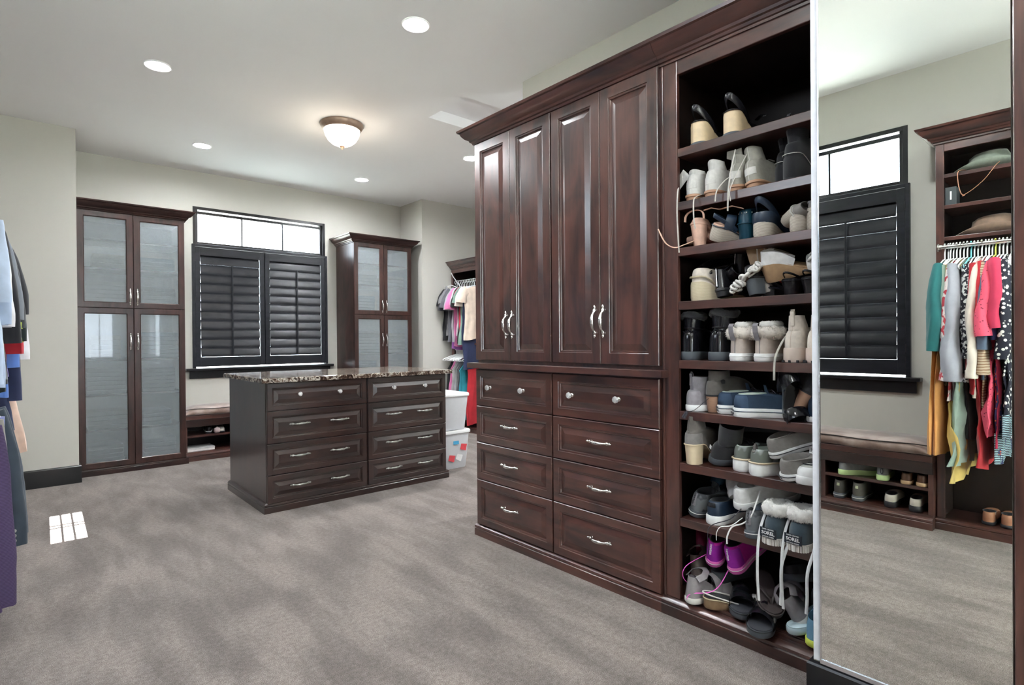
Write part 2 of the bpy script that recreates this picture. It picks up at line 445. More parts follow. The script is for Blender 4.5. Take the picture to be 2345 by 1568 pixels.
def window(name, loc, rz, panes=3, fd=.12):
    w = W1[1] - W1[0]; z0, z1 = WZ; zt = 2.165
    root = struct(empty(name, loc, rz))
    # frame inside the opening
    mb = MB(); f = .030
    mb.box(0, f, .0, fd, zt, z1); mb.box(w - f, w, .0, fd, zt, z1)
    mb.box(f, w - f, .0, fd, z1 - f, z1); mb.box(f, w - f, .0, fd, zt, zt + .012)
    s = .022
    mb.box(f, f + s, fd * .25, fd * .75, zt + .012, z1 - f); mb.box(w - f - s, w - f, fd * .25, fd * .75, zt + .012, z1 - f)
    mb.box(f + s, w - f - s, fd * .25, fd * .75, z1 - f - .040, z1 - f - .012); mb.box(f + s, w - f - s, fd * .25, fd * .75, zt + .012, zt + .035)
    mb.box(0, .02, .0, fd, z0, zt); mb.box(w - .02, w, .0, fd, z0, zt)
    mb.build('frame', M['black'], root, bevel=.002)
    i0, i1 = f + s, w - f - s; step = (i1 - i0) / panes
    for k in range(1, panes):
        q = MB(); q.box(i0 + k * step - .007, i0 + k * step + .007, fd * .29, fd * .71, zt + .035, z1 - f - .040)
        q.build('muntin', M['black'], root)
    for k in range(panes):
        q = MB(); q.box(i0 + k * step + .007, i0 + (k + 1) * step - .007, fd * .46, fd * .46 + .004, zt + .035, z1 - f - .040)
        q.build('pane', M['glass'], root)
    q = MB(); q.box(.02, w - .02, fd * .8, fd * .8 + .004, z0, zt); q.build('pane', M['glass'], root)
    # shutter panels
    y0, y1 = -.022, .012
    q = MB()
    q.box(-.014, .012, y0 - .004, y1, z0, zt + .004); q.box(w - .012, w + .014, y0 - .004, y1, z0, zt + .004)
    q.box(.012, w - .012, y0 - .004, y1, zt - .022, zt + .004)
    q.build('shutter_frame', M['shutter'], root, bevel=.002)
    half = (w - .024) / 2
    q = MB(); q.box(w / 2 - .012, w / 2 + .012, .009, .016, z0 + .012, zt - .022); q.build('meeting_strip', M['shutter'], root)
    st = .048; zr0, zr1 = z0 + .115, zt - .022 - .082
    lw = half - .006 - 2 * st
    lm = louver_mesh(lw - .006)
    lm.materials.append(M['louver'])
    for k in range(2):
        a = .012 + k * half + (.001 if k == 0 else .004); b = a + half - .005
        pn = empty('shutter_panel', (0, 0, 0)); pn.parent = root
        q = MB()
        q.box(a, a + st, y0, y1 - .004, z0 + .012, zt - .024); q.box(b - st, b, y0, y1 - .004, z0 + .012, zt - .024)
        q.box(a + st, b - st, y0, y1 - .004, z0 + .012, zr0 - .003); q.box(a + st, b - st, y0, y1 - .004, zr1 - .005, zt - .024)
        q.build('panel_frame', M['shutter'], pn, bevel=.002)
        n = 11; pt = (zr1 - zr0) / n
        for j in range(n):
            zz = zr0 + (j + .5) * pt
            lv = place('louver', lm, pn, (a + st + .004, -.004, zz), (math.radians(-11 + random.uniform(-2.2, 2.6)), 0, 0))
        q = MB(); xm = a + st + lw * .52
        q.box(xm - .007, xm + .007, -.034, -.024, zr0 + .02, zr1 - pt + .005)
        q.build('tilt_rod', M['shutter'], pn, bevel=.002)
        for hz in (z0 + .16, z0 + .68, zt - .17):
            q = MB(); xx = a - .004 if k == 0 else b - .002
            q.box(xx, xx + .006, y0 - .006, y0 + .002, hz, hz + .06); q.build('hinge', M['black'], pn)
    # sill and apron
    q = MB(); q.box(-.075, w + .075, -.060, .02, z0 - .028, z0 - .002); q.build('sill', M['black'], root, bevel=.005)
    q = MB(); q.box(-.045, w + .045, -.020, 0, z0 - .108, z0 - .030); q.build('apron', M['black'], root, bevel=.002)
    return root
window('window_1', (W1[0], YB, 0), 0)
window('window_2', (XL, W2[0], 0), PI / 2, fd=.055)

# added fill window behind the camera, a roof slab shading it, and the sun patch opening
q = MB(); q.box(-.35, 1.55, YN - .08, YN - .03, .80, .86); q.box(-.35, 1.55, YN - .08, YN - .03, 1.96, 2.02)
for x in (-.35, .27, .88, 1.49): q.box(x, x + .06, YN - .08, YN - .03, .86, 1.96)
w3 = struct(q.build('fill_window', M['black'], bevel=.003))
q = MB(); q.box(-.29, 1.49, YN - .058, YN - .054, .86, 1.96); q.build('pane', M['glass'], w3)
q = MB(); c0, c1, d0, d1 = S4; wq = (c1 - c0) / 3
for k in (1, 2): q.box(c0 + k * wq - .007, c0 + k * wq + .007, YN - .05, YN - .045, d0, d1)
for zz in (.50, .58): q.box(c0, c1, YN - .05, YN - .045, d0 + (d1 - d0) * zz - .004, d0 + (d1 - d0) * zz + .004)
struct(q.build('sun_patch_window', M['black']))
mb = MB(); mb.box(-6, 8, YN - 4.6, YN - .11, 2.06, 2.14)  # added unseen slab that keeps direct sun out of the fill window
struct(mb.build('sun_block_roof', M['ceil']))
# lawn outside, seen only as green bounce through the windows
mb = MB(); mb.box(-40, 60, -30, 60, -1.1, -1.0)
struct(mb.build('lawn', mat('lawn_grass', (0.66, 0.71, 0.64), 0.9, var=0.3, scale=4)))

# ---------------------------------------------------------------- ceiling lights
def can_light(x, y, label, energy=None):
    t = thing('recessed_ceiling_light', label, 'ceiling light', (x, y, ZC), group='recessed ceiling lights')
    q = MB(); q.lathe([(.078, 0), (.078, -.004), (.074, -.007), (.064, -.004), (.064, 0)], 32)
    q.build('trim_ring', M['ceil'], t, smooth=40)
    q = MB(); q.lathe([(0, -.0035), (.0635, -.0035)], 32)
    q.build('lens', M['lamp'], t)
    l = bpy.data.lights.new('downlight', 'AREA'); l.shape = 'DISK'; l.size = .12; l.energy = energy or CAN_W; l.color = (0.93, 0.97, 1.0)
    l.spread = math.radians(165)
    lo = bpy.data.objects.new('downlight', l); COL.objects.link(lo); lo.parent = t; lo.location = (0, 0, -.012)
    return t
for x, y, lb in ((1.681, 2.698, 'round recessed ceiling light nearest the dark crown of the big wardrobe, at top centre'),
                 (0.680, 4.169, 'round recessed ceiling light at upper left, nearest the left wall'),
                 (1.250, 5.604, 'round recessed ceiling light above the shuttered window, left of the dome lamp'),
                 (2.829, 5.674, 'round recessed ceiling light above the smaller frosted glass cabinet'),
                 (3.307, 4.332, 'round recessed ceiling light half hidden behind the wardrobe edge'),
                 (0.55, 0.9, 'added unseen recessed ceiling light behind the camera, for fill'),  # this and the next two are added, unseen lamps for fill
                 (0.55, -1.0, 'added unseen recessed ceiling light far behind the camera, for fill'),
                 (3.9, 2.6, 'added unseen recessed ceiling light behind the dividing wall, for fill')):
    can_light(x, y, lb, CAN_W * (2.5 if x > 3.2 else 1))

t = thing('ceiling_dome_lamp', 'lit flush dome ceiling lamp with bronze rim and small finial', 'lamp', (1.993, 4.335, ZC))
q = MB(); q.lathe([(.17, 0), (.172, -.012), (.160, -.030), (.150, -.048), (.140, -.050), (.140, -.04)], 40)
q.build('rim', M['bronze'], t, smooth=60)
q = MB(); q.lathe([(.143, -.046), (.142, -.060), (.132, -.095), (.112, -.130), (.080, -.158), (.045, -.174), (.012, -.180), (0, -.181)], 40)
q.build('glass_dome', M['dome'], t, smooth=80)
q = MB(); q.lathe([(.020, -.178), (.019, -.186), (.010, -.193), (.005, -.197), (.003, -.206), (0, -.207)], 16)
q.build('finial', M['bronze'], t, smooth=80)
l = bpy.data.lights.new('dome_glow', 'POINT'); l.energy = DOME_W; l.shadow_soft_size = .1; l.color = (1, .80, .55)
lo = bpy.data.objects.new('dome_glow', l); COL.objects.link(lo); lo.parent = t; lo.location = (0, 0, -.30)

def fill_uplight(x, y, lb, e):  # added unseen lamp stand, throws light up at the ceiling
    t = thing('added_uplight', lb, 'fill light', (x, y, 0))
    q = MB(); q.lathe([(.14, 0), (.14, .015), (.05, .03), (.015, .04)], 24); q.build('base', M['bronze'], t, smooth=50)
    q = MB(); q.lathe([(.011, .04), (.011, 1.72)], 12); q.build('pole', M['bronze'], t, smooth=60)
    q = MB(); q.lathe([(.02, 1.715), (.10, 1.74), (.19, 1.80), (.20, 1.83), (.19, 1.825), (.10, 1.755), (.01, 1.735)], 28); q.build('bowl', M['whitepl'], t, smooth=60)
    l = bpy.data.lights.new('uplight', 'AREA'); l.shape = 'DISK'; l.size = .34; l.energy = e; l.color = (.93, .97, 1.0)
    lo = bpy.data.objects.new('uplight', l); COL.objects.link(lo); lo.parent = t; lo.location = (0, 0, 1.84); lo.rotation_euler = (PI, 0, 0)
fill_uplight(1.15, -1.1, 'added unseen uplight behind the camera, brightens the ceiling', UP_W)
fill_uplight(4.25, 0.70, 'added unseen uplight behind the big wardrobe, brightens the far wall', 48.0)
# ---------------------------------------------------------------- cabinet hardware
def pull_mesh(L=.118):
    k = L / 2; q = MB()
    xs = [-1, -.93, -.86, -.80, -.72, -.66, -.58, -.50, -.38, -.2, 0, .2, .38, .50, .58, .66, .72, .80, .86, .93, 1]
    ys = [.012, .011, .010, .010, .010, .011, .013, .019, .025, .028, .029, .028, .025, .019, .013, .011, .010, .010, .010, .011, .012]
    rr = [v * 1.25 for v in [.0008, .0035, .0048, .0030, .0058, .0062, .0042, .0036, .0046, .0058, .0064, .0058, .0046, .0036, .0042, .0062, .0058, .0030, .0048, .0035, .0008]]
    q.tube([(x * k, -y, 0) for x, y in zip(xs, ys)], rr, 10)
    q.v = [(x, y * 1.12, z * 1.15) for x, y, z in q.v]
    for sx in (-1, 1): q.lathe([(.0062, 0), (.0045, -.004), (.004, -.011)], 10, (sx * .69 * k, 0, 0), 'y')
    return q.mesh('pull', 60)
PULL = {}
for nm, L, mt in (('chrome', .150, 'chrome'), ('pewter', .150, 'pewter'), ('tall', .155, 'chrome')):
    PULL[nm] = pull_mesh(L); PULL[nm].materials.append(M[mt])
q = MB(); q.lathe([(.011, 0), (.010, -.003), (.005, -.006), (.0045, -.014), (.007, -.017)], 16, axis='y'); q.m = 1
q.lathe([(.007, -.016), (.0155, -.022), (.0165, -.027), (.0125, -.033), (.006, -.035), (0, -.0355)], 8, axis='y')
KNOB = q.mesh('knob'); KNOB.materials.append(M['chrome']); KNOB.materials.append(M['crystal'])

PANEL = lambda fr: [(0, .0195), (0, .003), (.003, 0), (fr - .012, 0), (fr - .010, .0035), (fr - .003, .0045), (fr, .011), (fr + .003, .0115), (fr + .030, .0025), (fr + .032, .0025)]
def panel_front(name, w, h, wm, parent, x, z, fr=.058):
    q = MB(); q.rings(w, h, PANEL(fr))
    return q.build(name, wm, parent, (x, 0, z))
def handle(parent, kind, x, z, vertical=False, y=0):
    nm = 'knob' if kind == 'knob' else 'handle'
    me = KNOB if kind == 'knob' else PULL[kind]
    return place(nm, me, parent, (x, y, z), (0, PI / 2, 0) if vertical else None)
def glass_door(w, h, wm, parent, x, z, fr=.052, hx=None, hz=None):
    q = MB()
    L = lambda i, y: [(i, y, i), (w - i, y, i), (w - i, y, h - i), (i, y, h - i)]
    q.loft([L(0, .0195), L(0, .003), L(.003, 0), L(fr - .006, 0), L(fr, .006), L(fr, .0195), L(0, .0195)])
    d = q.build('door', wm, parent, (x, 0, z))
    g = MB(); g.box(fr - .004, w - fr + .004, .009, .013, fr - .004, h - fr + .004)
    g.build('glass_pane', M['frost'], d)
    if hx is not None: handle(d, 'tall', hx, hz, True)
    return d

CROWN = [(0, 0), (.010, 0), (.010, .010), (.018, .012), (.022, .022), (.030, .026), (.034, .036), (.052, .046), (.066, .062), (.074, .078), (.084, .082), (.088, .094), (0, .094)]
BASEM = [(0, 0), (.020, 0), (.020, .040), (.016, .044), (.020, .048), (.019, .058), (.012, .064), (.005, .068), (0, .070)]
def crown(parent, path, z, wm, s=1.0, name='crown_moulding'):
    q = MB(); q.molding(path, [(d, z + h * s) for d, h in CROWN]); return q.build(name, wm, parent, smooth=35)
def basem(parent, path, wm, name='base_moulding'):
    q = MB(); q.molding(path, BASEM); return q.build(name, wm, parent, smooth=35)

# ---------------------------------------------------------------- big wardrobe (local x runs away from the camera's right: -90 deg turn)
t = thing('wardrobe', 'large dark mahogany wardrobe with four tall panelled doors over eight drawers', 'wardrobe', (2.02, 2.614, 0), -PI / 2)
w = 1.264; dp = .58
q = MB(); q.box(0, w, .021, .038, .068, 2.30); q.box(0, .018, .038, dp, 0, 2.30); q.box(w - .018, w, .038, dp, 0, 2.30)
q.box(.018, w - .018, dp - .01, dp, 0, 2.30); q.box(.018, w - .018, .038, dp - .01, 2.28, 2.30); q.box(0.018, w - .018, .030, dp - .01, 0, .068)
q.build('carcass', M['wood_v'], t)
colx = ((0.001, .624), (.630, 1.260))
for ci, (a, b) in enumerate(colx):
    hw = (b - a) / 2
    for k in range(2):
        d = panel_front('door', hw - .002, 1.262, M['wood_v'], t, a + k * hw + .001, 1.036, .062)
        handle(d, 'tall', hw - .026 if k == 0 else .024, .197, True)
    for z0, z1, kd in ((.770, .980, 'knob'), (.556, .766, 'chrome'), (.338, .552, 'chrome'), (.072, .334, 'chrome')):
        ww = b - a - .002
        d = panel_front('drawer', ww, z1 - z0, M['wood_h'], t, a + .001, z0, .050)
        if kd == 'knob':
            handle(d, 'knob', ww * .21, (z1 - z0) * .52, y=.0025); handle(d, 'knob', ww * .66, (z1 - z0) * .52, y=.0025)
        else: handle(d, kd, ww * .485, (z1 - z0) * .55, y=.0025)
q = MB(); q.box(-.045, w + .028, -.032, .02, .988, 1.019); q.build('counter_ledge', M['wood_h'], t, bevel=.003)
crown(t, [(0, dp), (0, .021), (w, .021)], 2.292, M['wood_h'])
q = MB(); q.box(0, w, .0205, .030, 2.30, 2.31); q.box(0.02, w, .03, dp, 2.355, 2.37); q.build('top_board', M['wood_h'], t)
basem(t, [(0, dp), (0, .018), (w, .018)], M['wood_h'])

# ---- tall open shoe cabinet
SHZ = [1.930, 1.711, 1.523, 1.303, 1.062, .853, .640, .412]
t = thing('shoe_cabinet', 'tall open dark mahogany shoe cabinet with eight crowded shelves beside the mirror', 'cabinet', (2.02, 1.349, 0), -PI / 2)
w = .662; zt = 2.235
q = MB(); q.box(0, .018, .04, dp, 0, 2.30); q.box(w - .018, w, .04, dp, 0, 2.30); q.box(.018, w - .018, dp - .01, dp, 0, 2.30); q.box(.018, w - .018, .04, dp - .01, 2.282, 2.30)
q.build('carcass', M['wood_in'], t)
q = MB(); q.box(0, .076, .018, .039, .072, 2.31); q.build('stile', M['wood_v'], t, bevel=.003)
q = MB(); q.box(.005, .014, .012, .019, .072, 2.29); q.build('stile_bead', M['wood_v'], t, bevel=.002)
q = MB(); q.box(.076, w, .018, .039, zt, 2.31); q.build('top_rail', M['wood_h'], t, bevel=.003)
for z in SHZ:
    q = MB(); q.box(.0775, w - .018, .019, dp - .012, z - .034, z); q.build('shelf', M['wood_h'], t, bevel=.002)
q = MB(); q.box(.02, w - .018, .041, dp - .012, .060, .082); q.build('bottom_board', M['wood_h'], t)
q = MB(); q.box(0, w, .018, .0395, 0, .071); q.build('toe_rail', M['wood_h'], t, bevel=.002)
q = MB(); q.box(.076, w - .018, .050, .056, .082, .086); q.box(.076, w - .018, .062, .068, .082, .085); q.build('bottom_bead', M['wood_h'], t, bevel=.001)
crown(t, [(0, .021), (w, .021)], 2.292, M['wood_h'])
basem(t, [(0, .017), (w, .017)], M['wood_h'])

# ---------------------------------------------------------------- mirror on the wall stub, and the end of the next cabinet
t = thing('wall_mirror', 'tall frameless wall mirror in a thin silver channel above the black baseboard', 'mirror', (XS, .4405, 0), -PI / 2)
hw = .2215
q = MB(); q.box(-hw, hw, -.006, -.0005, .155, 2.55); q.build('mirror_glass', M['mirror'], t)
q = MB(); q.box(-hw, hw, -.010, -.0064, .146, .160); q.box(-hw, hw, -.0064, -.0005, .146, .1545); q.build('bottom_channel', M['silver'], t, bevel=.001)
q = MB(); q.box(-hw - .0235, -hw - .004, -.0045, -.0005, .150, 2.60); q.build('edge_strip', surf('white_edge_strip', (.66, .68, .75), .4), t, bevel=.001)
q = MB(); q.box(-hw - .003, -hw, -.009, -.0005, .146, 2.55); q.build('side_channel', M['silver'], t)

t = thing('end_cabinet', 'dark wooden cabinet edge at the right border of the photo beside the mirror', 'cabinet', (1.838, .2165, 0), -PI / 2)
q = MB(); q.box(0, .6, .02, .76, 0, 2.40); q.build('carcass', M['wood_v'], t, bevel=.003)
q = MB(); q.rings(.596, 2.3, PANEL(.07)); q.build('door', M['wood_v'], t, (.002, 0, .08))

# ---------------------------------------------------------------- island dresser with granite top
t = thing('island_dresser', 'dark brown island dresser with eight panelled drawers in the middle of the carpet', 'dresser', (1.235, 3.883, 0))
w, dp2 = 1.452, .87
q = MB(); q.box(0, w, .021, dp2, .02, .873); q.build('carcass', M['wood_dv'], t, bevel=.002)
basem(t, [(0, dp2), (0, .018), (w, .018), (w, dp2)], M['wood_dh'])
rows = ((.684, .872, 'knob'), (.464, .680, 'pewter'), (.252, .460, 'pewter'), (.062, .248, 'pewter'))
for a, b in ((.003, .726), (.738, 1.446)):
    for z0, z1, kd in rows:
        ww = b - a
        d = panel_front('drawer', ww, z1 - z0, M['wood_dh'], t, a, z0, .046)
        for fx in (.30, .70): handle(d, kd, ww * fx, (z1 - z0) * .56, y=.0025)
t = thing('granite_worktop', 'polished brown and cream granite slab on top of the island dresser', 'worktop', (1.235, 3.883, 0))
q = MB(); q.box(-.035, w + .045, -.030, dp2 + .035, .8745, .907); q.build('slab', M['granite'], t, bevel=.005)

# ---------------------------------------------------------------- frosted glass cabinets beside the window
def frosted_cabinet(x, w, label, back, rs):
    t = thing('glass_door_cabinet', label, 'cabinet', (x, 6.02, 0))
    dd = YB - 6.02 - .004
    q = MB(); q.box(0, .018, .021, dd, 0, 2.30); q.box(w - .018, w, .021, dd, 0, 2.30); q.box(.018, w - .018, dd - .01, dd, 0, 2.30)
    q.box(.018, w - .018, .021, dd - .01, 2.28, 2.30); q.box(.018, w - .018, .021, dd - .01, .02, .06)
    q.box(w / 2 - .009, w / 2 + .009, .021, .05, .06, 2.28)
    q.build('carcass', M['wood_fv'], t)
    q = MB(); q.box(.019, w - .019, dd - .016, dd - .0105, .061, 2.279); q.box(.0185, .0215, .052, dd - .017, .061, 2.279); q.box(w - .0215, w - .0185, .052, dd - .017, .061, 2.279); q.build('added_liner', surf('pale_liner', (.70, .72, .74), .6), t)  # added pale liner, bounces light back through the frosted glass
    for z in (.37, .68, .99, 1.455, 1.80, 2.05):
        q = MB(); q.box(.022, w - .022, .052, dd - .0165, z, z + .018); q.build('shelf', M['wood_in'], t)
    hw = w / 2
    for k in range(2):
        glass_door(hw - .003, 1.398, M['wood_fv'], t, k * hw + .0015, .062, hx=(hw - .028 if k == 0 else .026), hz=1.10)
        glass_door(hw - .003, .838, M['wood_fv'], t, k * hw + .0015, 1.462, hx=(hw - .028 if k == 0 else .026), hz=.10)
    pts = [(0, .021), (w, .021), (w, dd)]
    if rs: pts = [(0, dd)] + pts
    crown(t, pts, 2.292, M['wood_fh'])
    q = MB(); q.box(.01, w - .01, .03, dd, 2.36, 2.37); q.build('top_board', M['wood_fh'], t)
    basem(t, pts, M['wood_fh'])
    return t
frosted_cabinet(.372, .812, 'tall dark cabinet with four frosted glass doors left of the shuttered window', 0, False)
frosted_cabinet(2.897, .762, 'tall dark cabinet with four frosted glass doors right of the shuttered window', 0, True)
# folded linens showing softly through the frosted glass
LIN = [('white', (.80, .80, .78)), ('pale_blue', (.45, .56, .70)), ('cream', (.72, .66, .55)), ('grey', (.42, .42, .44))]
def linen(x, y, z, w, d, h, c, where):
    tt = thing('folded_linen', '%s folded linen stack behind frosted glass, %s' % (c[0].split('_')[-1], where), 'linen', (x, y, z), random.uniform(-.05, .05), 'folded linens in the frosted glass cabinets')
    n = max(2, int(h / .035)); 
    for k in range(n):
        q = MB(); q.box(-w / 2 + random.uniform(0, .01), w / 2 - random.uniform(0, .01), 0, d, k * h / n + .001, (k + 1) * h / n)
        q.build('folded_cloth', cloth('linen_' + c[0], c[1]), tt, bevel=.008)
for cx, w, wn_ in ((.372, .812, 'left cabinet'), (2.897, .762, 'right cabinet')):
    for si, z in enumerate((.06, .388, .698, 1.008, 1.473, 1.818)):
        for k in range(2):
            c = LIN[(si * 2 + k * 3 + (1 if cx > 1 else 0)) % 4]
            linen(cx + w * (.26 + .48 * k) + random.uniform(-.02, .02), 6.078, z + .001, random.uniform(.22, .30), .28, (.20, .16, .22, .26, .22, .14)[si] * random.uniform(.8, 1.05), c,
                  '%s, shelf %s, %s side' % (wn_, ('one from floor', 'two', 'three', 'four', 'five', 'six at top')[si], ('left', 'right')[k]))

# ---------------------------------------------------------------- bench units with cushions
def bench(loc, rz, w, units, label, clabel, depth):
    t = thing('storage_bench', label, 'bench', loc, rz)
    q = MB(); q.box(0, w, .0, depth, .400, .440); q.build('seat_board', M['wood_h'], t, bevel=.003)
    q = MB(); q.box(0, w, .0, .02, .330, .399); q.build('top_rail', M['wood_dh'], t, bevel=.002)
    q = MB(); q.box(0.0, w, .012, depth, .0, .084); q.build('plinth', M['wood_h'], t)
    basem(t, [(0, .012), (w, .012)], M['wood_h'])
    q = MB(); q.box(.0, w, depth - .01, depth, .084, .40); q.build('back_panel', M['wood_in'], t)
    for k in range(units + 1):
        x = k * (w - .026) / units
        q = MB(); q.box(x, x + .026, .0205, depth - .011, .084, .399); q.build('divider', M['wood_v'], t)
        if k < units:
            x2 = (k + 1) * (w - .026) / units
            q = MB(); q.box(x + .027, x2 - .001, .022, depth - .011, .226, .245); q.build('shelf', M['wood_h'], t)
    c = MB(); n = 28; loops = []
    for i in range(n + 1):
        u = i / n; x = .006 + u * (w - .012); e = min(1, min(u, 1 - u) * 14 + .35)
        hz = .068 * e; l = []
        for y, z in ((-.012, .012), (-.018, .030), (-.010, .055), (.02, .072), (depth * .5, .080), (depth - .03, .068), (depth - .008, .05), (depth - .008, .006), (depth * .5, .0), (.0, .0)):
            l.append((x, y + .004 * math.sin(i * 1.7), .442 + z * e + .003 * math.sin(i * .9 + y * 9)))
        loops.append(l)
    c.loft(loops, True, True, True)
    tt = thing('bench_cushion', clabel, 'cushion', loc, rz)
    c.build('cushion', M['velvet'], tt, smooth=50)
    p = MB(); p.tube([(.01 + (w - .02) * i / 24, -.013 + .004 * math.sin(i * 1.9), .442 + .060 + .003 * math.sin(i * 1.1)) for i in range(25)], .0035, 6)
    p.build('piping', surf('cushion_piping', (.03, .02, .017), .6), tt, smooth=60)
    return t
def velvet():
    mt, N, L, B = new_mat('brown_crushed_velvet')
    tc = N.new('ShaderNodeTexCoord'); n = N.new('ShaderNodeTexNoise'); n.inputs['Scale'].default_value = 5; n.inputs['Detail'].default_value = 5
    L.new(tc.outputs['Object'], n.inputs['Vector'])
    r = ramp(N, [(.35, (.10, .055, .04)), (.5, (.22, .14, .11)), (.65, (.40, .31, .27))])
    L.new(n.outputs['Fac'], r.inputs['Fac']); L.new(r.outputs['Color'], B.inputs['Base Color'])
    B.inputs['Roughness'].default_value = .55; B.inputs['Sheen Weight'].default_value = .6
    return mt
M['velvet'] = velvet()
bench((1.186, 6.10, 0), 0, 1.710, 3, 'low dark shoe bench under the shuttered window, between the frosted cabinets', 'worn brown velvet cushion on the bench under the shuttered window', YB - 6.10 - .004)
bench((-.357, .834, 0), PI / 2, 1.812, 3, 'low dark shoe bench seen in the mirror, with two shelves of shoes', 'worn brown velvet bench cushion seen in the mirror, with sun on it', -.357 - XL - .004)

# ---------------------------------------------------------------- footwear builders (local x from heel to toe)
_PR = [(0, 0), (.012, .27), (.035, .46), (.08, .62), (.15, .71), (.30, .70), (.42, .72), (.58, .90), (.72, 1.0), (.82, .965), (.90, .82), (.955, .58), (.985, .34), (1, 0)]
def prof(u, hs=1.0):
    for (a, p), (b, q) in zip(_PR, _PR[1:]):
        if u <= b:
            v = p + (q - p) * (u - a) / (b - a)
            return v * (1 + (hs - 1) * max(0, 1 - u * 2.2))
    return 0
NA = 36
def outline(L, W, off=0, hs=1.0):
    pts = []
    for k in range(NA):
        a = 2 * PI * k / NA; u = .5 + .5 * math.cos(a)
        sg = 1 if 0 < a < PI else -1
        y = 0 if k in (0, NA // 2) else sg * prof(u, hs) * W / 2
        x = u * L
        pts.append((L / 2 + (x - L / 2) * (1 + 2 * off / L), y * (1 + 2 * off / W), u))
    return pts
def sstep(a, b, t):
    t = max(0, min(1, (t - a) / (b - a))); return t * t * (3 - 2 * t)
def strip_cap(mb, base, rev=False):
    for k in range(NA // 2):
        f = (base + k, base + (k + 1) % NA, base + (NA - k - 1) % NA, base + (NA - k) % NA)
        f = tuple(dict.fromkeys(f))
        if len(f) >= 3: mb.f.append(f); mb.mi.append(mb.m)
def slab(mb, L, W, zb, zt, hs=1.0, off=0, rnd=.003):
    rows = []
    for o, h in ((off - rnd, 0), (off, .18), (off, .85), (off - .002, 1)):
        rows.append([(x, y, zb(u) + (zt(u) - zb(u)) * h) for x, y, u in outline(L, W, o, hs)])
    b = len(mb.v); mb.loft(rows, True)
    strip_cap(mb, b); strip_cap(mb, b + 3 * NA)
    return mb

def furry(pts, r, mt, parent, seed=0, spikes=700, flat=1.25):
    """fluffy ring of fleece around a closed path"""
    rnd = random.Random(seed + 3); mb = MB(); mb.recalc = False
    P = [Vector(p) for p in pts]; N = len(P); c = sum(P, Vector()) / N; n = 12; loops = []
    for i in range(N + 1):
        p = P[i % N]; out = (p - c); out.z = 0; out.normalize()
        l = []
        for k in range(n):
            a = 2 * PI * k / n; d = out * math.cos(a) + Vector((0, 0, flat)) * math.sin(a)
            q = p + d * r; q += d * r * .42 * noise.noise(q * 95)
            l.append(q)
        loops.append(l)
    mb.loft(loops)
    for _ in range(int(spikes * 3.2)):
        i = rnd.randrange(N); p = P[i].lerp(P[(i + 1) % N], rnd.random()); out = (p - c); out.z = 0; out.normalize()
        a = rnd.uniform(0, 2 * PI); d = out * math.cos(a) + Vector((0, 0, flat)) * math.sin(a)
        q = p + d * r * .9; t = d.cross(Vector((rnd.uniform(-1, 1), rnd.uniform(-1, 1), rnd.uniform(-1, 1)))).normalized() * r * .055
        e = q + d * r * rnd.uniform(.10, .28) + Vector((rnd.uniform(-1, 1), rnd.uniform(-1, 1), rnd.uniform(-1.4, .6))) * r * .22
        mb.add([q - t, q + t, e], [(0, 1, 2)])
    o = mb.build('fleece_collar', mt, parent, smooth=180)
    return o

FONT_CACHE = {}
def text_mesh(txt, size, mt, bold=True, extrude=.0004):
    k = (txt, round(size, 5), mt.name)
    if k in FONT_CACHE: return FONT_CACHE[k]
    c = bpy.data.curves.new('lettering', 'FONT'); c.body = txt; c.size = size; c.align_x = 'CENTER'; c.align_y = 'CENTER'; c.extrude = extrude
    c.resolution_u = 2
    if bold: c.offset = size * .018
    o = bpy.data.objects.new('lettering', c); COL.objects.link(o)
    dg = bpy.context.evaluated_depsgraph_get()
    me = bpy.data.meshes.new_from_object(o.evaluated_get(dg)); me.name = 'lettering'
    bpy.data.objects.remove(o); bpy.data.curves.remove(c)
    me.materials.clear(); me.materials.append(mt)
    FONT_CACHE[k] = me; return me
# lettering that faces local -x, read from behind the heel
HEEL_ROT = Matrix(((0, 0, -1), (-1, 0, 0), (0, 1, 0))).to_euler()

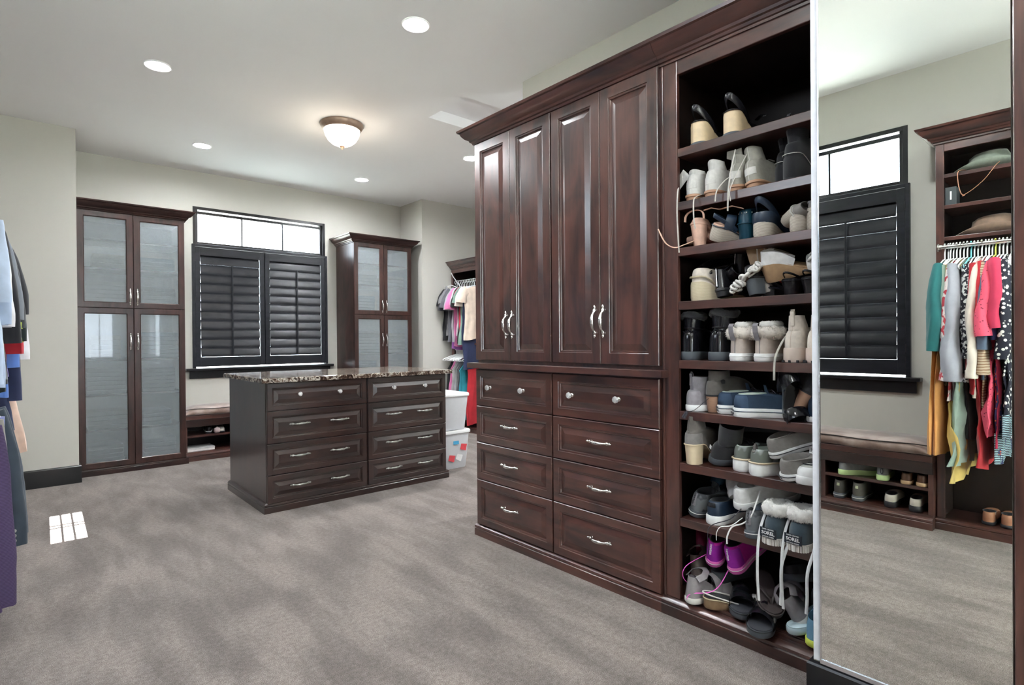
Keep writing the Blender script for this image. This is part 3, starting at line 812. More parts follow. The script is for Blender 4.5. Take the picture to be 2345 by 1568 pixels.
def shoe(name, label, cat, loc, rz=0, rot=None, group=None, L=.25, W=.088, th=.014, toe_th=None, heel=0, kind=None, up=None, sole=None, lin=None,
         cx=.25, ca=.19, cb=.033, zcb=.075, zcf=.095, shaft=None, px=1.15, pz=.72, hs=1.0, fur=None, furr=.013, stripe=None, laces=None, lace_n=5,
         tab=None, counter=None, cmat=None, toecap=None, heelmat=None, seam=None, tongue=None, puff=0, sole_off=.002, welt=None, block=(.27, .88), outsole=None):
    if rot is None: rot = (0, 0, rz)
    W *= .93; cb *= .95
    root = thing(name, label, cat, loc, rot=rot, group=group)
    toe_th = th if toe_th is None else toe_th
    if kind == 'wedge':
        zb = lambda u: 0.0
        zt = lambda u: toe_th + (heel + th - toe_th) * (1 - sstep(.12, .70, u))
    else:
        zb = lambda u: heel * (1 - sstep(.26, .66, u)) + (.006 * sstep(.85, 1, u))
        zt = lambda u: zb(u) + th + (toe_th - th) * sstep(.2, .8, u)
    q = MB(); slab(q, L, W, zb, zt, hs, sole_off); q.build('wedge_sole' if kind == 'wedge' else 'sole', sole, root, smooth=50)
    if outsole:
        q = MB(); slab(q, L, W, lambda u: zb(u) - .0005, lambda u: zb(u) + .007, hs, sole_off + .0015); q.build('outsole', outsole, root, smooth=50)
    if stripe:
        q = MB(); zz = .62
        q.tube([(x, y, zb(u) + (zt(u) - zb(u)) * zz) for x, y, u in outline(L, W, sole_off + .0003, hs)], .0016, 6, closed=True); q.build('sole_stripe', stripe, root)
    if kind == 'block':
        q = MB(); rows = []
        for h, sc in ((0, block[1]), (.03, block[1] + .02), (1, 1.0)):
            l = []
            for x, y, u in outline(L, W, -.002, hs):
                xx = min(x, block[0] * L); l.append((.02 * (1 - sc) * 3 + xx * sc, y * sc if x <= block[0] * L * 1.02 else math.copysign(min(abs(y), prof(block[0]) * W / 2), y) * sc, h * (heel + .002)))
            rows.append(l)
        b = len(q.v); q.loft(rows); strip_cap(q, b); strip_cap(q, b + 2 * NA)
        q.build('heel', heelmat or sole, root, smooth=40)
    # upper
    B = outline(L, W, -.003, hs); rows = []; NS = 9
    cxx, caa = cx * L, ca * L; hz = zt(0)
    for i in range(NS + 1):
        s = i / NS; fx = (1 - math.cos(s * PI / 2)) ** px; fz = math.sin(s * PI / 2) ** pz; l = []
        for k, (x, y, u) in enumerate(B):
            a = 2 * PI * k / NA; ct, sn = math.cos(a), math.sin(a)
            tx, ty = cxx + caa * ct, cb * sn
            tz = hz + zcb + (zcf - zcb) * (.5 + .5 * ct) ** 1.2 - (heel * .12 if ct > 0 else 0) * ct
            z0 = zt(u) - .001
            bul = 1 + puff * math.sin(s * PI)
            l.append((x + (tx - x) * fx, (y + (ty - y) * fx) * bul, z0 + (tz - z0) * fz))
        rows.append(l)
    if shaft:
        H, sx, sa, sb = shaft[:4]; top0 = rows[-1]; n2 = 6
        for i in range(1, n2 + 1):
            s = i / n2; e = s * s * (3 - 2 * s); l = []
            for k in range(NA):
                a = 2 * PI * k / NA
                tx, ty, tz = sx * L + sa * L * math.cos(a), sb * math.sin(a), H + (shaft[4] if len(shaft) > 4 else 0) * math.cos(2 * a) 
                p = top0[k]; l.append((p[0] + (tx - p[0]) * e, p[1] + (ty - p[1]) * e, p[2] + (tz - p[2]) * s))
            rows.append(l)
    q = MB(); q.loft(rows); q.build('upper', up, root, smooth=70)
    top = rows[-1]; c = Vector((sum(p[0] for p in top) / NA, 0, 0))
    ins = lambda f, dz: [(c.x + (p[0] - c.x) * f, p[1] * f, p[2] + dz) for p in top]
    q = MB(); b = 0; q.loft([ins(1.0, 0), ins(.97, .002), ins(.90, -.001), ins(.86, -.025), ins(.82, -.05 if zcb < .1 or not shaft else -.09)])
    strip_cap(q, 4 * NA); q.build('lining', lin or up, root, smooth=60)
    def patch(nm, j0, j1, i0, i1, mt, off=.0016, width=None):
        """piece lying on the upper: columns j (angle), rows i"""
        cols = list(range(j0, j1 + 1)); rr = rows[i0:i1 + 1]; inner = []; outer = []
        for r_ in rr:
            mid = Vector((sum(p[0] for p in r_) / NA, 0, r_[0][2]))
            a = []; b2 = []
            for j in cols:
                p = Vector(r_[j % NA]); d = p - mid; d.z = 0; d = d.normalized() + Vector((0, 0, .25))
                a.append(p + d * off); b2.append(p - d * .001)
            outer.append(a); inner.append(b2)
        q = MB(); loops = [outer[i] + list(reversed(inner[i])) for i in range(len(rr))]
        q.loft(loops, True, True, True); return q.build(nm, mt, root, smooth=60)
    H2 = NA // 2
    if counter: patch('heel_counter', H2 - 5, H2 + 5, 0, min(len(rows) - 1, 6), counter)
    if toecap: patch('toe_cap', -5, 5, 0, 3, toecap)
    if tab:
        n = len(rows) - 1; p = rows[n][H2]; m_ = rows[max(0, n - 4)][H2]
        q = MB(); q.tube([(m_[0] - .002, 0, m_[2]), (p[0] - .003, 0, p[2] - .004), (p[0] - .004, 0, p[2] + .014), (p[0] + .001, 0, p[2] + .022), (p[0] + .006, 0, p[2] + .012), (p[0] + .005, 0, p[2] - .01)], .010, 4, .14, up=(1, 0, .2)); q.build('pull_tab', tab, root, bevel=.001)
    if seam:
        q = MB(); q.tube([(r_[H2][0] - .0006, 0, r_[H2][2]) for r_ in rows], .0011, 5); q.build('back_seam', seam, root)
    if laces:
        for i in range(lace_n):
            r_ = rows[max(2, NS - lace_n + i)]; q = MB()
            pts = [Vector(r_[j % NA]) + Vector((0, 0, .0035)) for j in (-3, -2, -1, 0, 1, 2, 3)]
            if i % 2: pts = [p + Vector((.004 * (k - 3) / 3, 0, 0)) for k, p in enumerate(pts)]
            q.tube(pts, .0032, 5, .5, up=(0, 0, 1)); q.build('lace', laces, root)
        t0 = Vector(rows[NS][0])
        q = MB()
        for sg in (-1, 1):
            q.tube([t0 + Vector((.002, 0, .004)), t0 + Vector((.012, .018 * sg, .014)), t0 + Vector((.022, .034 * sg, .002)), t0 + Vector((.014, .018 * sg, .0)), t0 + Vector((.004, .002 * sg, .004))], .0022, 5)
        q.build('lace_bow', laces, root)
    if tongue:
        t0 = Vector(rows[NS][0]); q = MB()
        q.tube([t0 + Vector((.012, 0, -.012)), t0 + Vector((-.002, 0, .006)), t0 + Vector((-.008, 0, .030))], [.022, .024, .018], 8, .14, up=(1, 0, .6)); q.build('tongue', tongue, root, smooth=60)
    if fur: furry([Vector(p) for p in top], furr, fur, root, seed=len(label))
    return root, rows, patch, zt

def sandal(name, label, cat, loc, rz=0, rot=None, group=None, L=.25, W=.088, th=.02, toe_th=None, heel=0, kind=None, sole=None, foot=None, block=(.24, .9), heelmat=None,
           straps=(), back=None, quarter=None, hs=1.0, thong=None, bmat=None, welt=None):
    """straps: (x fraction, half width, height, slant, material); back: (x fraction, rise, half width, material)"""
    if rot is None: rot = (0, 0, rz)
    W *= .95
    root = thing(name, label, cat, loc, rot=rot, group=group); toe_th = toe_th or th
    if kind == 'wedge':
        zb = lambda u: 0.0
        zt = lambda u: toe_th + (heel + th - toe_th) * (1 - sstep(.12, .72, u))
    else:
        zb = lambda u: heel * (1 - sstep(.24, .66, u)); zt = lambda u: zb(u) + th + (toe_th - th) * sstep(.2, .8, u)
    q = MB(); slab(q, L, W, zb, zt, hs); q.build('wedge_sole' if kind == 'wedge' else 'sole', sole, root, smooth=50)
    q = MB(); slab(q, L, W, lambda u: zt(u) - .001, lambda u: zt(u) + .004, hs, -.003, .001); q.build('footbed', foot, root, smooth=50)
    if welt:
        q = MB(); q.tube([(x, y, zt(u) - .002) for x, y, u in outline(L, W, .001, hs)], .0022, 6, closed=True); q.build('welt', welt, root)
    if kind == 'block':
        q = MB(); rows = []
        for h, sc in ((0, block[1]), (.03, block[1] + .02), (1, 1.0)):
            rows.append([(.02 * (1 - sc) * 3 + min(x, block[0] * L) * sc, math.copysign(min(abs(y), prof(block[0]) * W / 2), y) * sc if x > block[0] * L else y * sc, h * (heel + .002)) for x, y, u in outline(L, W, -.002, hs)])
        b = len(q.v); q.loft(rows); strip_cap(q, b); strip_cap(q, b + 2 * NA); q.build('heel', heelmat or sole, root, smooth=40)
    for fx, hw, h, sl, mt in straps:
        pts = []; ups = []; R = []
        for i in range(13):
            a = PI * i / 12; u = min(.97, max(.03, fx + sl * math.cos(a))); ww = prof(u, hs) * W / 2 + .001
            pts.append((u * L, ww * math.cos(a), zt(u) - .004 + (h + .004) * math.sin(a) ** .75)); ups.append((0, math.cos(a), math.sin(a) + .01)); R.append(hw * (1 + .12 * abs(math.cos(a))))
        q = MB(); q.tube(pts, R, 8, .0022 / hw, up=ups); q.build('strap', mt, root, smooth=50)
    if back:
        fx, rise, hw, mt = back; z0 = zt(0); pts = []; ups = []
        for i in range(15):
            a = PI * i / 14 - PI / 2; cs = math.cos(a)
            x = fx * L - (fx * L + .004) * cs; y = math.sin(a) * prof(fx) * W / 2 * 1.0
            pts.append((x, y, zt(fx) * (1 - cs) + z0 * cs + .006 + rise * cs ** .7)); ups.append((-cs - .01, math.sin(a), 0))
        q = MB(); q.tube(pts, hw, 8, .0025 / hw, up=ups); q.build('back_strap', mt, root, smooth=50)
    if quarter:
        h, mt, f = quarter; rows = []; K = range(NA // 2 - f, NA // 2 + f + 1); o = outline(L, W, -.002, hs); oi = outline(L, W, -.0045, hs)
        for s in (0, .35, .7, 1):
            l = []
            for src, rv in ((o, False), (oi, True)):
                kk = reversed(K) if rv else K
                for k in kk:
                    x, y, u = src[k]; e = 1 - (abs(k - NA // 2) / f) ** 3 * .55
                    l.append((x + .012 * s, y * (1 - .22 * s), zt(u) - .001 + h * s * e))
            rows.append(l)
        q = MB(); q.loft(rows, True, True, True); q.build('quarter', mt, root, smooth=55)
    if thong:
        q = MB()
        for sg in (-1, 1):
            q.tube([(.80 * L, 0, zt(.8) + .001), (.77 * L, .004 * sg, zt(.8) + .020), (.62 * L, .026 * sg, zt(.6) + .030), (.46 * L, .034 * sg, zt(.45) + .012), (.40 * L, .031 * sg, zt(.4) - .003)], [.003, .005, .008, .008, .006], 8, .4, up=(0, 0, 1))
        q.build('thong_strap', thong, root, smooth=60)
    return root

def lace_strand(parent_name, pts, mt, r=.0028, label=None):
    q = MB(); 
    # smooth the polyline
    P = [Vector(p) for p in pts]; out = []
    for i in range(len(P) - 1):
        p0, p1, p2, p3 = P[max(i - 1, 0)], P[i], P[i + 1], P[min(i + 2, len(P) - 1)]
        for k in range(5):
            t = k / 5; out.append(.5 * ((2 * p1) + (p2 - p0) * t + (2 * p0 - 5 * p1 + 4 * p2 - p3) * t * t + (3 * p1 - p0 - 3 * p2 + p3) * t ** 3))
    out.append(P[-1]); q.tube(out, r, 6, .55)
    return q.mesh('lace', 60), mt
def hang_lace(root, pts, mt, r=.0028):
    """a loose lace given in room coordinates, parented to its shoe"""
    me, mt = lace_strand('', pts, mt, r); me.materials.append(mt)
    o = place('loose_lace', me, root)
    bpy.context.view_layer.update()
    o.matrix_parent_inverse = root.matrix_world.inverted()
    return o

leath = lambda n, c, r=.35: surf(n, c, r, var=.12, scale=40, bump=.12, bscale=420)
suede = lambda n, c: surf(n, c, .92, var=.14, scale=45, bump=.3, bscale=600, sheen=.35)
canvas = lambda n, c: surf(n, c, .9, var=.08, scale=70, bump=.4, bscale=900)
rub = lambda n, c, r=.5: surf(n, c, r, var=.05, scale=30)
blk_l = leath('black_leather', (.010, .010, .013), .25); blk_p = leath('black_patent', (.008, .008, .011), .08)
blk_s = suede('black_suede', (.014, .014, .018)); blk_r = rub('black_rubber', (.018, .019, .024), .5)
gry_r = rub('slate_rubber', (.075, .085, .10), .55); wht_r = rub('white_rubber', (.78, .79, .80), .4)
wht_l = leath('white_leather', (.80, .80, .81), .35); off_c = canvas('offwhite_canvas', (.62, .61, .59)); tau_c = canvas('taupe_canvas', (.34, .33, .29))
gum = rub('gum_rubber', (.42, .24, .15), .5); peach = leath('peach_leather', (.72, .46, .36), .4); cream = suede('cream_suede', (.68, .61, .54)); creamr = rub('cream_rubber', (.66, .55, .48), .55)
nvy_c = canvas('navy_canvas', (.022, .045, .085)); nvy_l = leath('navy_leather', (.014, .028, .055), .4); teal_l = leath('teal_leather', (.006, .050, .085), .35)
beige_l = leath('greige_leather', (.50, .43, .39), .4); fleece_w = suede('white_fleece', (.80, .79, .77)); fleece_g = suede('warm_fleece', (.66, .61, .56)); fleece_b = suede('black_fleece', (.03, .03, .035))
grey_s = suede('grey_suede', (.20, .19, .21)); grey_c = canvas('grey_canvas', (.25, .235, .225)); taup_s = suede('taupe_suede', (.12, .108, .10)); tan_l = leath('tan_leather', (.46, .30, .17), .45)
wood_l = surf('pale_heel_wood', (.72, .56, .36), .5, var=.12, scale=25); stackw = pattern('stacked_heel_wood', (.46, .28, .19), (.30, .17, .11), 130, .45, 'WAVE', .5); tanb = rub('beige_heel', (.66, .54, .38), .5)
rope = pattern('jute_rope', (.60, .54, .47), (.34, .30, .26), 75, .42, 'WAVE', .95); straw = pattern('woven_straw', (.68, .60, .44), (.40, .33, .22), 110, .36, 'WAVE', .95)
pewt = leath('pewter_leather', (.26, .24, .255), .22); silv = leath('silvery_lining', (.62, .60, .58), .4); magenta = canvas('magenta_mesh', (.52, .015, .34)); magl = surf('magenta_stripe', (.75, .10, .55), .4); pinkr = rub('pink_rubber', (.80, .16, .55), .4)
camo = pattern('dark_camo', (.05, .055, .062), (.13, .14, .15), 26, .52, 'NOISE', .8); camo_l = pattern('pale_camo', (.30, .33, .33), (.15, .17, .15), 22, .50, 'NOISE', .85)
red_l = leath('red_leather', (.50, .012, .012), .3); lace_w = canvas('white_lace', (.78, .78, .78)); lace_k = canvas('dark_lace', (.03, .03, .04)); lace_t = canvas('stone_lace', (.52, .50, .46))
brn_l = leath('brown_leather', (.10, .055, .038), .35); lime = rub('lime_foam', (.55, .75, .35), .5); ltblue = rub('pale_blue_foam', (.55, .68, .74), .5); bluek = canvas('dusty_blue_knit', (.13, .27, .40)); yel = rub('lime_yellow_rubber', (.60, .68, .10), .45)
white_lbl = surf('label_white', (.85, .85, .85), .5); dark_lbl = surf('label_dark', (.012, .018, .03), .4); grey_txt = surf('grey_lettering', (.10, .10, .11), .5)
XF = 2.052
sh = lambda k, x, y: (x, y + .014, SHZ[k - 1] + .0012)
R = math.radians

# ---- shelf 1 (top): black clogs with pale wooden wedges
for i, (y, lb) in enumerate(((1.188, 'left one of the black slingback clogs with pale wooden wedge on the top shoe shelf'), (1.045, 'right one of the black slingback clogs with pale wooden wedge on the top shoe shelf'))):
    s = sandal('clog', lb, 'shoe', sh(1, XF, y), R(-6 + 3 * i), group='black wooden wedge clogs', L=.235, W=.092, th=.008, toe_th=.022, heel=.088, kind='wedge', sole=wood_l, foot=blk_l, hs=1.2,
               straps=[(.66, .045, .052, 0, blk_l), (.82, .03, .040, 0, blk_l)], back=(.42, .048, .013, blk_l), welt=blk_l)
    q = MB(); slab(q, .236, .094, lambda u: -.0005 + .010 * sstep(.9, 1, u), lambda u: .012, 1.2, .001); q.build('outsole', gry_r, s, smooth=50)
    q = MB(); q.tube([(.13, .045, .075), (.10, .062, .060), (.07, .072, .035)] if i == 0 else [(.13, -.045, .075), (.12, -.07, .085), (.08, -.105, .062)], .011, 6, .25, up=(0, .3, 1)); q.build('buckle_strap', blk_l, s, smooth=50)

# ---- shelf 2: pale desert boots, taupe desert boots, black suede wedge boots
def desert(y, rz, up, lb, g, tilt=0, H=.135, x=XF):
    r = shoe('chukka_boot', lb, 'shoe', sh(2, x, y), rot=(R(tilt), 0, R(rz)), group=g, L=.245, W=.09, th=.012, heel=.014, kind='block', block=(.28, .96), up=up, sole=gum, lin=up, cx=.27, ca=.17, cb=.033,
             zcb=.085, zcf=.085, shaft=(H, .23, .14, .031, .004), hs=1.12, seam=off_c, laces=lace_t, lace_n=4, heelmat=gum)
    p = r[2]('heel_label', NA // 2 - 3, NA // 2 + 3, 1, 3, off_c)
    return r[0]
a = desert(1.215, -5, off_c, 'left off-white canvas chukka boot with open flap on the second shoe shelf', 'off-white chukka boots', H=.125)
q = MB(); q.tube([(.03, .03, .125), (.03, .055, .105), (.025, .078, .065)], [.022, .02, .012], 8, .12, up=(1, 0, .4)); q.build('tongue', off_c, a, smooth=60)
hang_lace(a, [(2.05, 1.275, 1.775), (2.022, 1.262, 1.74), (2.006, 1.255, 1.66), (2.010, 1.253, 1.56), (2.014, 1.252, 1.50)], lace_t)
b = desert(1.133, -8, off_c, 'right off-white canvas chukka boot with dangling laces on the second shoe shelf', 'off-white chukka boots', H=.145)
hang_lace(b, [(2.10, 1.19, 1.74), (2.03, 1.185, 1.715), (2.008, 1.182, 1.69), (2.006, 1.180, 1.62), (2.010, 1.176, 1.585)], lace_t)
hang_lace(b, [(2.15, 1.09, 1.80), (2.10, 1.062, 1.79), (2.05, 1.072, 1.76), (2.012, 1.085, 1.718), (2.006, 1.090, 1.675)], lace_t)
c_ = desert(1.030, -4, tau_c, 'upright taupe canvas chukka boot, left of its leaning partner on the second shelf', 'taupe chukka boots', H=.14)
d_ = desert(.962, -10, tau_c, 'leaning taupe canvas chukka boot with long loose laces on the second shelf', 'taupe chukka boots', tilt=-9, H=.160)
q = MB(); q.tube([(.03, .03, .150), (.03, .055, .158), (.02, .088, .172)], [.026, .022, .014], 8, .12, up=(1, 0, .4)); q.build('tongue', tau_c, d_, smooth=60)
hang_lace(d_, [(2.07, 1.04, 1.875), (2.03, 1.035, 1.80), (2.008, 1.036, 1.72), (2.005, 1.038, 1.66), (2.008, 1.040, 1.63)], lace_t)
hang_lace(d_, [(2.09, 1.00, 1.86), (2.04, 1.015, 1.78), (2.010, 1.032, 1.71), (2.006, 1.028, 1.665)], lace_t)
for i, (x, y, H, lb) in enumerate(((2.13, .888, .205, 'rear black suede wedge ankle boot at the right of the second shoe shelf'), (2.055, .828, .215, 'front black suede wedge ankle boot with pull tab on the second shoe shelf'))):
    r = shoe('wedge_boot', lb, 'shoe', sh(2, x, y), R(-12), group='black suede wedge boots', L=.245, W=.086, th=.006, toe_th=.010, heel=.075, kind='wedge', up=blk_s, sole=blk_s, lin=blk_s, cx=.27, ca=.18, cb=.030, zcb=.055, zcf=.09,
             shaft=(H, .24, .19, .036), tab=blk_s, outsole=blk_r, hs=1.1)
    q = MB(); q.tube([(x_, y_, .082 * (1 - sstep(.12, .70, u)) + .010) for x_, y_, u in outline(.245, .086, .0015, 1.1)], .0014, 5, closed=True); q.build('piping', silv, r[0])

# ---- shelf 3: peach heels, espadrilles, studded bootie, navy wedge, rope soles
a = sandal('heeled_sandal', 'peach ankle-strap heel lying on its side at the far left of the third shelf', 'shoe', sh(3, 2.10, 1.262), rot=(R(84), R(-8), R(12)), group='peach block heel sandals', L=.225, W=.078, th=.008, heel=.085, kind='block', block=(.22, .74),
           sole=peach, foot=peach, heelmat=peach, straps=[(.78, .010, .04, 0, peach)], quarter=(.045, peach, 8))
a.location.z += .034
hang_lace(a, [(2.10, 1.21, 1.56), (2.03, 1.235, 1.532), (2.010, 1.27, 1.522), (1.998, 1.305, 1.545), (1.992, 1.335, 1.605)], peach, .0045)
b = sandal('heeled_sandal', 'upright peach block heel sandal with open ankle strap on the third shelf', 'shoe', sh(3, XF, 1.196), R(-4), group='peach block heel sandals', L=.225, W=.086, th=.008, heel=.088, kind='block', block=(.24, .72),
           sole=peach, foot=peach, heelmat=peach, hs=1.1, straps=[(.80, .012, .04, 0, peach)], quarter=(.022, peach, 8))
q = MB(); q.tube([(.008 + .05 * math.sin(a_) ** 2 * 0, .044 * math.cos(a_), .106 + .040 * math.sin(a_) ** .6) for a_ in [PI * i / 12 for i in range(13)]], .0075, 6, .3, up=[(0, math.cos(PI * i / 12), math.sin(PI * i / 12) + .01) for i in range(13)]); q.build('ankle_strap', peach, b, smooth=60)
q = MB(); q.tube([(.01, -.044, .138), (.012, -.075, .142), (.014, -.11, .130), (.02, -.16, .134), (.03, -.20, .118)], .006, 6, .35, up=(0, .2, 1)); q.build('strap_tail', peach, b, smooth=60)
a = sandal('espadrille', 'navy espadrille with striped jute wedge lying on its side next to the peach heel', 'shoe', sh(3, 2.07, 1.138), rot=(R(30), R(4), R(-40)), group='navy espadrille wedges', L=.225, W=.086, th=.012, toe_th=.022, heel=.05, kind='wedge', sole=rope, foot=peach,
           straps=[(.72, .035, .045, 0, nvy_l), (.30, .018, .05, .05, nvy_l)], back=(.40, .03, .009, nvy_l), welt=nvy_l)
a.location.z += .022
r = shoe('ankle_boot', 'dark teal block heel bootie with silver studs in the middle of the third shelf', 'shoe', sh(3, 2.085, 1.012), R(-8), L=.235, W=.09, th=.006, heel=.065, kind='block', block=(.26, .86), up=teal_l, sole=teal_l, lin=blk_l, heelmat=teal_l, zcb=.05, zcf=.07, cb=.034, hs=1.15)
for k in range(7):
    p = Vector(r[1][4][(NA // 2 - 6 + k * 2) % NA]); q = MB(); q.lathe([(.0032, 0), (.0024, -.0018), (0, -.0028)], 8, (0, 0, 0), 'x'); q.build('stud', M['chrome'], r[0], (p.x - .001, p.y, p.z))
b = sandal('sandal', 'brown flat sandal lying sole up behind the studded teal bootie', 'shoe', sh(3, 2.26, 1.07), rot=(R(200), R(-8), R(-35)), L=.25, W=.088, th=.010, sole=tan_l, foot=brn_l, straps=[(.72, .02, .04, 0, tan_l)])
b.location.z += .125
a = sandal('espadrille', 'upright navy slingback espadrille with white jute wedge on the third shelf', 'shoe', sh(3, XF, .930), R(-6), group='navy espadrille wedges', L=.235, W=.096, th=.028, toe_th=.022, heel=.042, kind='wedge', sole=rope, foot=peach, hs=1.2,
           straps=[(.74, .040, .045, 0, nvy_l)], back=(.40, .062, .012, nvy_l))
q = MB(); slab(q, .235, .096, lambda u: .045 * (1 - sstep(.12, .72, u)) + .005, lambda u: .070 * (1 - sstep(.12, .72, u)) + .022, 1.2, .0015); q.build('foxing', nvy_l, a, smooth=50)
for lb, x, y, rx, rz_ in (('grey jute wedge espadrille on its side, left of two rope heels, third shelf', 2.09, .868, 68, -32),):
    a = sandal('espadrille', lb, 'shoe', sh(3, x, y), rot=(R(rx), R(0), R(rz_)), group='grey rope wedge espadrilles', L=.235, W=.092, th=.014, toe_th=.024, heel=.052, kind='wedge', sole=rope, foot=silv, welt=silv, straps=[(.72, .04, .045, 0, grey_c)], quarter=(.035, grey_c, 7)); a.location.z += .05
for i, (y, h) in enumerate(((.806, .052), (.752, .070))):
    r = shoe('espadrille', ('shorter', 'taller')[i] + ' rope heel with frayed grey fabric at the far right of the third shelf', 'shoe', sh(3, 2.06 + .01 * i, y), R(-5), group='grey rope wedge espadrilles', L=.23, W=.075, th=.010, toe_th=.02, heel=h, kind='wedge', up=grey_c, sole=rope, lin=grey_c, zcb=.02, zcf=.035, cb=.03, hs=1.15)
    if i: furry([Vector(p) for p in r[1][-1]], .006, grey_s, r[0], 5, 260)

# ---- shelf 4: tangled wedges, sandals and pumps
r = shoe('espadrille', 'white peep-toe espadrille on a woven straw wedge at the left of the fourth shelf', 'shoe', sh(4, 2.07, 1.215), R(-34), L=.235, W=.09, th=.012, toe_th=.022, heel=.065, kind='wedge', up=cream, sole=straw, lin=cream, zcb=.055, zcf=.05, cx=.24, ca=.16, cb=.03, hs=1.2)
q = MB(); q.tube([(x_, y_, .077 * (1 - sstep(.12, .7, u)) + .020) for x_, y_, u in outline(.235, .09, .002, 1.2)], .0042, 6, closed=True); q.build('braid', straw, r[0])
r = shoe('pump', 'glossy black pump tipped toe up behind the straw wedge on the fourth shelf', 'shoe', sh(4, 2.20, 1.215), rot=(R(-30), R(-36), R(-50)), L=.24, W=.084, th=.006, heel=.05, kind='block', block=(.2, .6), up=blk_p, sole=blk_r, lin=blk_l, zcb=.05, zcf=.03, cx=.30, ca=.28, cb=.034); r[0].location.z += .055
r = shoe('pump', 'second glossy black pump lying over the heap, below the first one on the fourth shelf', 'shoe', sh(4, 2.13, 1.150), rot=(R(60), R(14), R(-28)), L=.24, W=.084, th=.006, heel=.05, kind='block', block=(.2, .6), up=blk_p, sole=blk_r, lin=blk_l, zcb=.05, zcf=.03, cx=.30, ca=.28, cb=.034); r[0].location.z += .075
for i, (x, y, dz, rx, ry, rz_) in enumerate(((2.075, 1.100, .012, -8, 0, -4), (2.16, 1.075, .075, 16, -18, -20))):
    s = sandal('sandal', ('black zip-back strappy sandal standing in the middle left of the fourth shelf', 'black buckled sandal on top of the zip-back one on the fourth shelf')[i], 'shoe', sh(4, x, y), rot=(R(rx), R(ry), R(rz_)), L=.24, W=.086, th=.012, heel=.02, kind='block', sole=blk_r, foot=blk_l,
               straps=[(.78, .012, .035, 0, blk_l), (.62, .010, .05, .04, blk_l), (.50, .010, .06, -.04, blk_l)], quarter=(.078, blk_l, 8)); s.location.z += dz
    q = MB(); q.tube([(-.003, 0, .04), (.002, 0, .08), (.006, 0, .112)], .0022, 5); q.build('zip', M['chrome'], s)
    q = MB(); q.tube([(.015, .03, .10), (.035, .042, .118), (.06, .03, .125), (.075, 0, .127), (.06, -.03, .125), (.035, -.042, .118), (.015, -.03, .10)], .006, 6, .3, up=(0, 0, 1)); q.build('ankle_strap', blk_l, s, smooth=60)
a = sandal('wedge_sandal', 'tan-soled wedge sandal standing on its toe, in the middle of the fourth shelf', 'shoe', sh(4, 2.12, 1.010), rot=(R(4), R(75), R(-72)), L=.235, W=.082, th=.006, toe_th=.012, heel=.06, kind='wedge', sole=tan_l, foot=tan_l, welt=cream, straps=[(.74, .02, .04, 0, silv)], back=(.38, .03, .008, cream))
a.location.z += .200
b = thing('ruffled_sandal', 'grey ruffled strap sandal leaning between the tan wedges on the fourth shelf', 'shoe', sh(4, 2.045, 1.000))
q = MB(); slab(q, .15, .06, lambda u: 0, lambda u: .012); q.build('sole', brn_l, b, (.028, .035, .010), (0, R(-42), R(-90)), smooth=50)
q = MB()
for k in range(26):
    u = k / 25; p = Vector((.01 + .012 * math.sin(k * 2.1), .03 - .095 * u, .03 + .085 * u + .006 * math.sin(k * 1.3)))
    q.tube([p + Vector((.008 * math.cos(a_ + k), .010 * math.sin(a_ + k), .009 * math.cos(a_ * 1.0 + k * .7))) for a_ in [2 * PI * i / 11 for i in range(11)]], .0056, 6, closed=True)
q.build('ruffle', silv, b, smooth=60)
a = sandal('wedge_sandal', 'white and tan wedge sandal lying on its side near the right of the fourth shelf', 'shoe', sh(4, 2.11, .930), rot=(R(24), R(-13), R(-74)), L=.255, W=.088, th=.006, toe_th=.012, heel=.065, kind='wedge', sole=tan_l, foot=tan_l, straps=[(.76, .022, .04, 0, silv), (.66, .014, .045, .02, silv)], quarter=(.050, wht_l, 8))
a.location.z += .055
q = MB(); q.tube([(-.004, 0, .085), (.0, 0, .11), (.006, 0, .135)], .0024, 5); q.build('zip', M['chrome'], a)
q = MB(); 
for k in range(16):
    p = Vector((.165 + .004 * k, -.03 + .004 * k, .055 + .006 * math.sin(k * 1.9)))
    q.tube([p + Vector((.008 * math.cos(a_ + k), .010 * math.sin(a_ + k), .008 * math.cos(a_ + k * .7))) for a_ in [2 * PI * i / 11 for i in range(11)]], .0056, 6, closed=True)
q.build('ruffle', silv, a, smooth=60)
a = sandal('red_strap_sandal', 'sandal with a shiny red strap, hidden below the white and tan wedge', 'shoe', sh(4, 2.11, .965), rot=(0, 0, R(-50)), L=.23, W=.084, th=.008, heel=.03, kind='block', sole=blk_r, foot=blk_l, straps=[(.75, .012, .04, 0, red_l)], back=(.42, .075, .005, red_l))
r = shoe('pump', 'black leather pump lying with its chunky heel forward, centre right of the fourth shelf', 'shoe', sh(4, 2.05, .975), rot=(R(-14), R(0), R(-36)), L=.24, W=.088, th=.006, heel=.06, kind='block', block=(.26, .8), up=blk_l, sole=blk_r, lin=blk_l, heelmat=gry_r, zcb=.05, zcf=.03, cx=.30, ca=.26, cb=.034, hs=1.1); r[0].location.z += .006
for i, y in enumerate((.838, .768)):
    s = sandal('heeled_sandal', ('left', 'right')[i] + ' of the two black tapered-heel sandals at the right end of the fourth shelf', 'shoe', sh(4, 2.065 - .01 * i, y), R(-6 - 4 * i), group='black tapered heel sandals', L=.235, W=.088, th=.008, heel=.048, kind='block', block=(.25, .76), sole=blk_l, foot=blk_l, heelmat=blk_l, straps=[(.78, .016, .04, 0, blk_l)], back=(.42, .018, .004, blk_l), hs=1.15)

